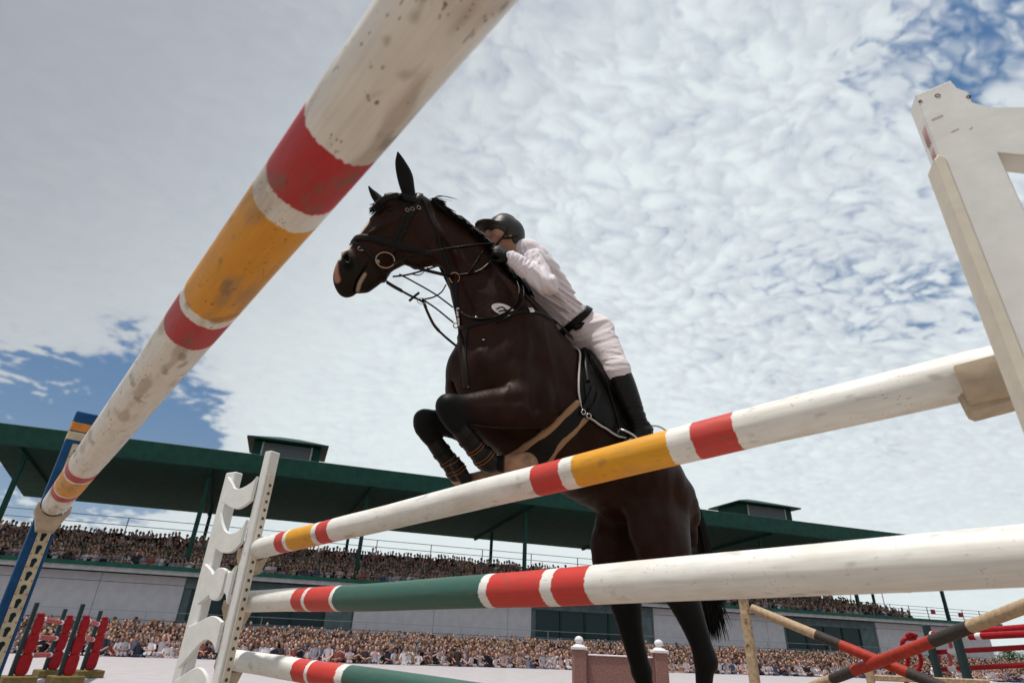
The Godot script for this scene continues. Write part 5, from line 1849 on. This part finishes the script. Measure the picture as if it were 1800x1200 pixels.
var head_up := Vector3(0.16, 0.985, 0.0).normalized()
func build_rider() -> void:
	var t := thing("person", Transform3D(), "person in pale shirt, breeches and dark helmet, crouched low over the horse's neck", "person")
	var head := at(884, 419, 3.40)
	rider_head = head
	face_dir = (Vector3(HF.x, 0, HF.z).normalized() + Vector3(-0.12, -0.05, 0.1)).normalized()
	face_dir = (face_dir - head_up * face_dir.dot(head_up)).normalized()
	var S := at(1033, 593, 3.42)       # pelvis
	var Wa := at(998, 557, 3.42)
	var Ch := at(947, 486, 3.40)
	var Nk := at(920, 446, 3.40)
	var shl := at(940, 457, 3.22)
	var ell := at(961, 501, 3.06)
	var wrl := at(899, 453, 3.13)
	var hdl := (at(871, 438, 3.14) - wrl).normalized()
	var hipl := S + HL * 0.10
	var knl := at(1086, 652, 3.14)
	var anl := at(1129, 755, 3.04)
	var toe := at(1092, 800, 2.94)
	var shr := shl - HL * 0.38
	var elr := shr + (ell - shl) - HL * 0.06
	var wrr := wrl - HL * 0.20
	var knr := knl - HL * 0.60
	var anr := anl - HL * 0.60
	var toer := toe - HL * 0.60
	# the body itself
	var f := Field.new()
	f.chain([[S, 0.075, 0.12], [Wa, 0.052, 0.10], [Ch, 0.062, 0.12], [Nk, 0.05, 0.06]], HL, 0.03)
	for q in [[shl, ell, wrl], [shr, elr, wrr]]: f.chain([[q[0], 0.048, 0.048], [q[1], 0.036, 0.036], [q[2], 0.026, 0.028]], HL, 0.03)
	for q in [[hipl, knl, anl], [S - HL * 0.1, knr, anr]]: f.chain([[q[0], 0.07, 0.07], [q[1], 0.046, 0.046], [q[2], 0.032, 0.032]], HL, 0.03)
	f.chain([[Nk, 0.052, 0.055], [head - head_up * 0.05 - face_dir * 0.025, 0.052, 0.054]], HL, 0.02)
	f.chain([[head + face_dir * 0.000 + head_up * 0.035, 0.098, 0.078], [head - face_dir * 0.02 + head_up * 0.015, 0.092, 0.076]], HL, 0.03)
	f.chain([[head + face_dir * 0.030, 0.062, 0.064], [head + face_dir * 0.045 - head_up * 0.055, 0.045, 0.050], [head + face_dir * 0.058 - head_up * 0.092, 0.026, 0.026]], HL, 0.03)
	f.chain([[head + face_dir * 0.088 + head_up * 0.008, 0.010, 0.008], [head + face_dir * 0.105 - head_up * 0.022, 0.013, 0.011], [head + face_dir * 0.094 - head_up * 0.036, 0.010, 0.014]], HL, 0.012)
	f.chain([[head + face_dir * 0.085 - head_up * 0.056, 0.007, 0.022], [head + face_dir * 0.084 - head_up * 0.068, 0.008, 0.020]], HL, 0.008)
	for s: float in [-1.0, 1.0]:
		f.chain([[head + face_dir * 0.090 + head_up * 0.002 + HL * 0.034 * s, 0.012, 0.014], [head + face_dir * 0.086 + head_up * 0.000 + HL * 0.045 * s, 0.010, 0.010]], HL, 0.014, 2, true)
		f.chain([[head + face_dir * 0.06 - head_up * 0.03 + HL * 0.045 * s, 0.02, 0.016], [head + face_dir * 0.04 - head_up * 0.035 + HL * 0.058 * s, 0.018, 0.012]], HL, 0.03, 2)
		f.chain([[head - face_dir * 0.015 + head_up * 0.015 + HL * 0.078 * s, 0.020, 0.010], [head - face_dir * 0.010 - head_up * 0.03 + HL * 0.075 * s, 0.012, 0.008]], HL, 0.008, 2)
	part("body", join([skin(f, 0.016, 2, head - head_up * 0.12, -head_up), skin(f, 0.0045, 2, head - head_up * 0.12, head_up, 0.34)]), M.skin, t)
	var m := MB.new()
	for s: float in [-1.0, 1.0]:
		m = MB.new()
		m.ball(head + face_dir * 0.076 + head_up * 0.001 + HL * 0.034 * s, Vector3(0.0125, 0.0125, 0.0125))
		m.col = Color(0.6, 0.57, 0.53)
		part("eye", m.done(), M.eye, t)
	# shirt
	f = Field.new()
	f.chain([[Wa.lerp(S, 0.15), 0.096, 0.140], [Wa, 0.084, 0.134], [Wa.lerp(Ch, 0.5), 0.086, 0.142], [Ch, 0.098, 0.156], [Ch.lerp(Nk, 0.62), 0.088, 0.142], [Nk, 0.056, 0.068]], HL, 0.03)
	for q in [[shl, ell, wrl], [shr, elr, wrr]]:
		f.chain([[q[0].lerp(Ch, 0.25), 0.066, 0.062], [q[0], 0.064, 0.062], [q[0].lerp(q[1], 0.5), 0.055, 0.053], [q[1], 0.054, 0.052]], HL, 0.022)
		f.chain([[q[1], 0.056, 0.054], [q[1].lerp(q[2], 0.4), 0.057, 0.054], [q[1].lerp(q[2], 0.8), 0.045, 0.044], [q[2], 0.038, 0.038]], HL, 0.03)
	var ta := (Wa - Ch).normalized()
	f.folds = [fold(Wa.lerp(Ch, 0.3) + HL * 0.12, ta + Vector3(0.25, 0.25, 0), 0.30, 0.012, 1.8, 18.0, 11), fold(ell, (shl - ell) + (wrl - ell) * 0.6 + Vector3(0, 0.12, 0), 0.20, 0.008, 4.0, 16.0, 12),
		fold(ell.lerp(wrl, 0.75), Vector3(0.5, 1, 0.2), 0.15, 0.006, 5.0, 26.0, 13), fold(shl, Vector3(0.25, -1, 0.1), 0.18, 0.006, 4.0, 18.0, 14)]
	part("shirt", skin(f, 0.0066), M.shirt, t)
	var shirt := f
	# collar
	m = MB.new()
	var cp := []
	var cn := []
	for i in 28:
		var an := TAU * i / 28.0
		var ax := (Nk - Ch).normalized()
		var u := HL.cross(ax).normalized()
		var d := HL * cos(an) * 0.068 + u * sin(an) * 0.060
		cp.append(Nk + ax * 0.012 + d)
		cn.append(d.normalized())
	m.strap(cp, cn, 0.045, 0.006, true)
	part("collar", m.done(), M.cap, t)
	# breeches
	f = Field.new()
	f.chain([[Wa.lerp(S, 0.22), 0.098, 0.140], [S.lerp(Wa, 0.35), 0.110, 0.150], [S + Vector3(0.0, 0.0, 0), 0.116, 0.160], [S.lerp(at(1046, 622, 3.42), 0.7), 0.11, 0.16]], HL, 0.03)
	for q in [[hipl, knl, anl], [S - HL * 0.1, knr, anr]]:
		f.chain([[q[0], 0.092, 0.084], [q[0].lerp(q[1], 0.45), 0.083, 0.078], [q[1].lerp(q[0], 0.12), 0.070, 0.066], [q[1], 0.064, 0.062]], HL, 0.05)
		f.chain([[q[1], 0.062, 0.060], [q[1].lerp(q[2], 0.3), 0.052, 0.052]], HL, 0.04)
	f.folds = [fold(hipl + Vector3(0.0, 0.0, 0.05), Vector3(1, 0.25, 0.1), 0.22, 0.007, 2.6, 15.0, 21), fold(knl + Vector3(0, 0.04, 0.03), Vector3(1, -0.1, 0.2), 0.12, 0.004, 5.0, 24.0, 22)]
	part("breeches", skin(f, 0.0085), M.breeches, t)
	# belt
	var axb := (S - Wa).normalized()
	var bc := Wa.lerp(S, 0.24)
	var belt := ring_on("belt", f, bc, HL, axb.cross(HL), 0.042, 0.010, M.leather, t, 0.0, TAU, 0.004)
	var bp := shirt.outward(bc + axb * 0.03, (HL * 0.9 - axb.cross(HL) * 0.35 * signf(axb.cross(HL).y)).normalized(), 0.3)
	m = MB.new()
	m.bar(bp - Vector3(0.055, 0.05, -0.01), bp + Vector3(0.035, 0.0, 0.01), 0.05, 0.03, 0.012, Vector3(0.2, 0.8, 0.2))
	part("belt_pouch", m.done(), M.black, belt)
	# boots
	for q in [[knl, anl, toe], [knr, anr, toer]]:
		f = Field.new()
		f.chain([[q[0].lerp(q[1], 0.02), 0.066, 0.062], [q[0].lerp(q[1], 0.25), 0.066, 0.062], [q[0].lerp(q[1], 0.6), 0.055, 0.052], [q[0].lerp(q[1], 0.88), 0.044, 0.042], [q[1], 0.046, 0.042]], HL, 0.03)
		f.chain([[q[1] + (q[1] - q[2]).normalized() * 0.035 - Vector3(0, 0.035, 0), 0.032, 0.032], [q[1].lerp(q[2], 0.35) - Vector3(0, 0.012, 0), 0.042, 0.042], [q[1].lerp(q[2], 0.8), 0.032, 0.044], [q[2], 0.022, 0.034]], HL, 0.04)
		f.folds = [fold(q[1] + Vector3(0, 0.02, 0), Vector3(1, 0.15, 0.2), 0.14, 0.007, 4.0, 30.0, 31)]
		# the mouth of the boot
		f.chain([[q[0].lerp(q[1], -0.14), 0.085, 0.085], [q[0].lerp(q[1], -0.045), 0.075, 0.07]], HL, 0.006, 2, true)
		var b := part("boot", skin(f, 0.0085), M.boot, t)
		var heel: Vector3 = q[1] + (q[1] - q[2]).normalized() * 0.05 + Vector3(0, -0.02, 0)
		if q[0] == knl:
			m = MB.new()
			m.tube(curve([heel + HL * 0.02 - Vector3(0.03, 0, 0), heel + Vector3(0.05, 0.008, 0), heel + Vector3(0.09, -0.010, 0), heel + Vector3(0.11, -0.034, 0)], 4), [0.005], 8)
			part("spur", m.done(), M.chrome, b)
	# gloves, closed on the reins
	var palm := (Vector3(0.1, -0.35, -0.9)).normalized()
	part("glove", skin(hand_field(wrl, hdl, (palm - hdl * palm.dot(hdl)).normalized(), 1.0), 0.0036), M.black, t)
	var hdr := (hdl - HL * 0.02).normalized()
	var palmr := (HL - hdr * HL.dot(hdr)).normalized()
	part("glove", skin(hand_field(wrr, hdr, palmr, -1.0), 0.005), M.black, t)
	# hair under the helmet
	f = Field.new()
	f.chain([[head - face_dir * 0.045 + head_up * 0.0, 0.075, 0.078], [head - face_dir * 0.075 - head_up * 0.065, 0.045, 0.058], [head - face_dir * 0.090 - head_up * 0.11, 0.022, 0.03]], HL, 0.03)
	part("hair", skin(f, 0.009), M.hair, t)
	# helmet: a shell with a peak, a strap under the chin
	f = Field.new()
	var hc := head + head_up * 0.040 - face_dir * 0.008
	f.chain([[hc + face_dir * 0.022, 0.108, 0.096], [hc - face_dir * 0.022, 0.108, 0.096]], HL, 0.03)
	f.chain([[hc - face_dir * 0.055 - head_up * 0.045, 0.062, 0.078], [hc - face_dir * 0.07 - head_up * 0.085, 0.034, 0.055]], HL, 0.03)
	f.chain([[hc + head_up * 0.09 + face_dir * 0.06, 0.012, 0.03], [hc + head_up * 0.108 - face_dir * 0.0, 0.014, 0.034], [hc + head_up * 0.07 - face_dir * 0.10, 0.012, 0.02]], HL, 0.02)
	f.chain([[hc + face_dir * 0.10 - head_up * 0.018, 0.014, 0.080], [hc + face_dir * 0.135 - head_up * 0.022, 0.009, 0.060], [hc + face_dir * 0.155 - head_up * 0.030, 0.006, 0.036]], HL, 0.02)
	var cut := hc - head_up * 0.145 + face_dir * 0.07
	f.chain([[cut, 0.10, 0.16], [cut + face_dir * 0.14 - head_up * 0.02, 0.10, 0.16]], HL, 0.01, 2, true)
	f.chain([[hc - head_up * 0.17 - face_dir * 0.02, 0.06, 0.07], [hc - head_up * 0.03, 0.070, 0.070]], HL, 0.008, 2, true)
	var helm := part("helmet", skin(f, 0.006), M.helmet, t)
	m = MB.new()
	var l0 := head + HL * 0.083 + head_up * 0.03 + face_dir * 0.015
	m.tube(curve([l0, head + HL * 0.080 - head_up * 0.03 + face_dir * 0.022, head + HL * 0.055 - head_up * 0.085 + face_dir * 0.04, head - head_up * 0.118 + face_dir * 0.052, head - HL * 0.055 - head_up * 0.085 + face_dir * 0.04, head - HL * 0.083 + head_up * 0.03 + face_dir * 0.015], 5), [0.013], 6, true, 0.4, HL)
	part("chin_strap", m.done(), M.leather, helm)
	m = MB.new()
	m.tube(curve([head + HL * 0.083 + head_up * 0.0 - face_dir * 0.06, head + HL * 0.082 - head_up * 0.035 - face_dir * 0.02, head + HL * 0.070 - head_up * 0.06 + face_dir * 0.03], 5), [0.012], 6, true, 0.4, HL)
	part("chin_strap", m.done(), M.leather, helm)
	# stirrup irons and leathers
	for s in 2:
		var foot_: Vector3 = (anl.lerp(toe, 0.55) if s == 0 else anr.lerp(toer, 0.55))
		var it := thing("stirrup", Transform3D(), "steel stirrup iron on a black leather holding the rider's %s boot" % ("left" if s == 0 else "right"), "stirrup", "")
		m = MB.new()
		var fw := (toe - anl).normalized()
		var x := HL
		var y := x.cross(fw).normalized()
		if y.y < 0: y = -y
		m.tube(curve([foot_ - x * 0.06 - y * 0.045, foot_ - x * 0.058 + y * 0.03, foot_ - x * 0.02 + y * 0.085, foot_ + x * 0.02 + y * 0.085, foot_ + x * 0.058 + y * 0.03, foot_ + x * 0.06 - y * 0.045], 4), [0.006], 8)
		m.bar(foot_ - x * 0.06 - y * 0.045, foot_ + x * 0.06 - y * 0.045, 0.012, 0.045, 0.003, fw)
		part("iron", m.done(), M.chrome, it)
		m = MB.new()
		var top: Vector3 = surf(0.98, deg_to_rad(60.0 if s == 0 else -60.0), 0.04)[0]
		m.tube([top, top.lerp(foot_ + y * 0.085, 0.5), foot_ + y * 0.085], [0.012], 6, true, 0.3, HL)
		part("leather", m.done(), M.leather, it)

# ---------------------------------------------------------------- all of it
func _ready() -> void:
	var cam := Camera3D.new()
	cam.name = "camera"
	cam.transform = Transform3D(Basis(CX, CYA, CZ), EYE)
	cam.fov = rad_to_deg(2.0 * atan(600.0 / FOCAL))
	cam.near = 0.05
	cam.far = 2000.0
	add_child(cam)
	cam.current = true
	var lens := CameraAttributesPhysical.new()
	lens.frustum_focal_length = 12.0 / (600.0 / FOCAL)
	lens.frustum_focus_distance = 3.1
	lens.frustum_near = 0.05
	lens.frustum_far = 2000.0
	lens.exposure_aperture = 5.6
	cam.attributes = lens
	var we := WorldEnvironment.new()
	we.name = "environment"
	var env := Environment.new()
	env.background_mode = Environment.BG_SKY
	var sky := Sky.new()
	var sm := PanoramaSkyMaterial.new()
	sm.panorama = make_sky()
	sky.sky_material = sm
	env.sky = sky
	env.tonemap_mode = Environment.TONE_MAPPER_LINEAR
	env.tonemap_exposure = 1.44
	env.ambient_light_source = Environment.AMBIENT_SOURCE_SKY
	env.sdfgi_enabled = true
	env.ssao_enabled = true
	env.ssil_enabled = true
	we.environment = env
	add_child(we)
	var sun := DirectionalLight3D.new()
	sun.name = "sun"
	sun.light_energy = 0.8
	sun.light_color = Color(1.0, 0.975, 0.935)
	sun.light_angular_distance = 3.0
	sun.shadow_enabled = true
	sun.basis = Basis.looking_at(-Vector3(-0.22, 0.95, 0.12).normalized(), Vector3.UP)
	add_child(sun)

	make_materials()
	# painted poles are worked out together
	var W := Color(0.84, 0.835, 0.805)
	var R := Color(0.60, 0.045, 0.035)
	var RD := Color(0.50, 0.022, 0.030)
	var Y := Color(0.78, 0.36, 0.014)
	var O := Color(0.78, 0.34, 0.012)
	var G := Color(0.036, 0.12, 0.095)
	var bA := bandlist([0.0, W, 0.393, RD, 0.490, W, 0.512, O, 0.762, W, 0.788, RD, 0.880, W, 2.172, RD, 2.282, W, 2.314, O, 2.648, W, 2.697, RD, 2.815, W], 3.60)
	var bB := bandlist([0.0, W, 0.327, R, 0.403, W, 0.434, Y, 0.651, W, 0.689, R, 0.780, W, 1.931, R, 2.044, W, 2.092, Y, 2.409, W, 2.479, R, 2.592, W], 3.145)
	var bC := bandlist([0.0, W, 0.710, R, 0.805, W, 0.834, R, 1.041, W, 1.067, G, 1.937, W, 1.973, R, 2.190, W, 2.232, R, 2.346, W], 3.60)
	var bD := bandlist([0.0, W, 0.634, R, 0.734, W, 0.757, R, 0.952, W, 1.002, G, 1.95, W, 1.99, R, 2.2, W, 2.24, R, 2.35, W], 3.60)
	var jA := pole_image("a", 3.60, 1792, 256, bA, 101, 1.3)
	var jB := pole_image("b", 3.145, 1280, 160, bB, 201, 0.62)
	var jC := pole_image("c", 3.60, 1280, 160, bC, 301, 0.55)
	var jD := pole_image("d", 3.60, 768, 96, bD, 401, 0.55)
	WorkerThreadPool.wait_for_group_task_completion(WorkerThreadPool.add_group_task(pole_job, pole_jobs.size(), -1, true))
	M.pole_relief = bump(53, 0.02, 5, 2.0)
	M.wood_end = mat(Color(0.22, 0.14, 0.10), 0.9, grey_noise(71, 0.06, 4, 0.45, 1.0, 256), 6.0)
	M.tape = mat(Color(0.52, 0.34, 0.34), 0.7)
	M.scuff = mat(Color(0.50, 0.44, 0.40), 0.7)
	M.red_faded = mat(Color(0.42, 0.10, 0.10), 0.6)
	M.red_orange = mat(Color(0.50, 0.052, 0.032), 0.5, grey_noise(73, 0.02, 4, 0.75, 1.0, 256), 3.0)
	M.darkband = mat(Color(0.072, 0.060, 0.054), 0.6, grey_noise(74, 0.03, 4, 0.7, 1.0, 256), 4.0)
	M.peeled = mat(Color(0.60, 0.44, 0.29), 0.65, grey_noise(75, 0.03, 5, 0.72, 1.0, 256), 2.5)

	# the ground
	var m := MB.new()
	m.face([Vector3(-600, 0, 600), Vector3(600, 0, 600), Vector3(600, 0, -600), Vector3(-600, 0, -600)], Vector3.UP)
	tag(part("ground", m.done(), M.sand, self), "", "", "", "structure")
	m = MB.new()
	var c := STAND * Vector3(24, 0.004, 9.0)
	m.xf = STAND
	m.face([Vector3(-40, 0.004, 16.0), Vector3(90, 0.004, 16.0), Vector3(90, 0.004, -0.7), Vector3(-40, 0.004, -0.7)], Vector3.UP)
	tag(part("path", m.done(), M.pale, self), "", "", "", "structure")
	build_stand()
	crowd("upper_crowd", "dense crowd of small distant people standing on the upper deck under the green roof",
		[[2.92, -0.35], [3.0, -0.75, 0.0], [3.1, -1.15, 0.3], [3.2, -1.6, 0.6], [3.33, -2.1, 1.0], [3.46, -2.6, 1.5], [3.64, -3.1, 2.0], [3.84, -3.6, 2.6], [4.06, -4.1, 3.2], [4.30, -4.6, 4.0]], -3.0, 46.6, 0.155, 1)
	crowd("lower_crowd", "dense crowd of small distant people seated on the ground floor before the grey wall",
		[[0.0, 4.5], [0.03, 4.0], [0.09, 3.5], [0.15, 3.0], [0.22, 2.5], [0.29, 2.0], [0.36, 1.5], [0.43, 1.0], [0.48, 0.6]], -3.5, 62.0, 0.155, 2)
	tree(Vector3(66.2, 0, -84.2), 2.5, 6.5, "round green tree beyond the far right end of the grandstand", 9)
	tree(Vector3(72.5, 0, -85), 2.1, 7.0, "lower green bushy tree at the right edge of the view", 10)
	far_jumps()

	# the oxer
	var ga := "poles of the jump the horse is over"
	var a0 := at(95, 888, 2.6)
	var a1 := at(780, 0, 0.56)
	var da := (a1 - a0).normalized()
	pole("jump_pole", "white pole with red and orange bands crossing overhead from the upper middle to the left", ga, a0, a0 + da * 3.60, 0.05, tex(jA.image), 1)
	var b0 := at(440, 968, 3.0)
	var b1 := at(1782, 640, 1.15)
	var db := (b1 - b0).normalized()
	pole("jump_pole", "white pole with red and yellow bands under the horse's forelegs, the highest at the right", ga, b0, b1, 0.049, tex(jB.image), 2)
	var c0 := at(415, 1057, 3.05)
	var c1 := at(1800, 971, 0.98)
	var dc := (c1 - c0).normalized()
	pole("jump_pole", "white pole with red bands and a long green stretch, running to the right edge", ga, c0, c0 + dc * 3.60, 0.049, tex(jC.image), 3, 0.015)
	var d0 := at(400, 1158, 3.1)
	var d1 := at(740, 1211, 2.3)
	var dd := (d1 - d0).normalized()
	pole("jump_pole", "lowest white pole with two red bands and a green stretch cut by the bottom edge", ga, d0, d0 + dd * 3.60, 0.049, tex(jD.image), 4)
	white_wing_left()
	white_wing_right()
	blue_post()
	var gc := "cups that hold the poles"
	cup_on("jump_cup", "tan cup under the left end of the overhead pole on the blue post", a0, da, -0.02, 0.05, gc, 0.10)
	cup_on("jump_cup", "ivory cup under the left end of the red and yellow pole", b0, db, -0.01, 0.085, gc)
	cup_on("jump_cup", "ivory cup under the left end of the middle green and red pole", c0, dc, -0.01, 0.085, gc)
	cup_on("jump_cup", "ivory cup under the left end of the lowest pole", d0, dd, -0.01, 0.085, gc)
	cup_on("jump_cup", "tan long cup under the right end of the red and yellow pole", b1, db, -0.09, 0.10, gc, 0.06)

	build_horse()
	build_tack()
	build_rider()

func bandlist(a: Array, ln: float) -> Array:
	var o := []
	for i in range(0, a.size(), 2): o.append([a[i] / ln, a[i + 1]])
	return o
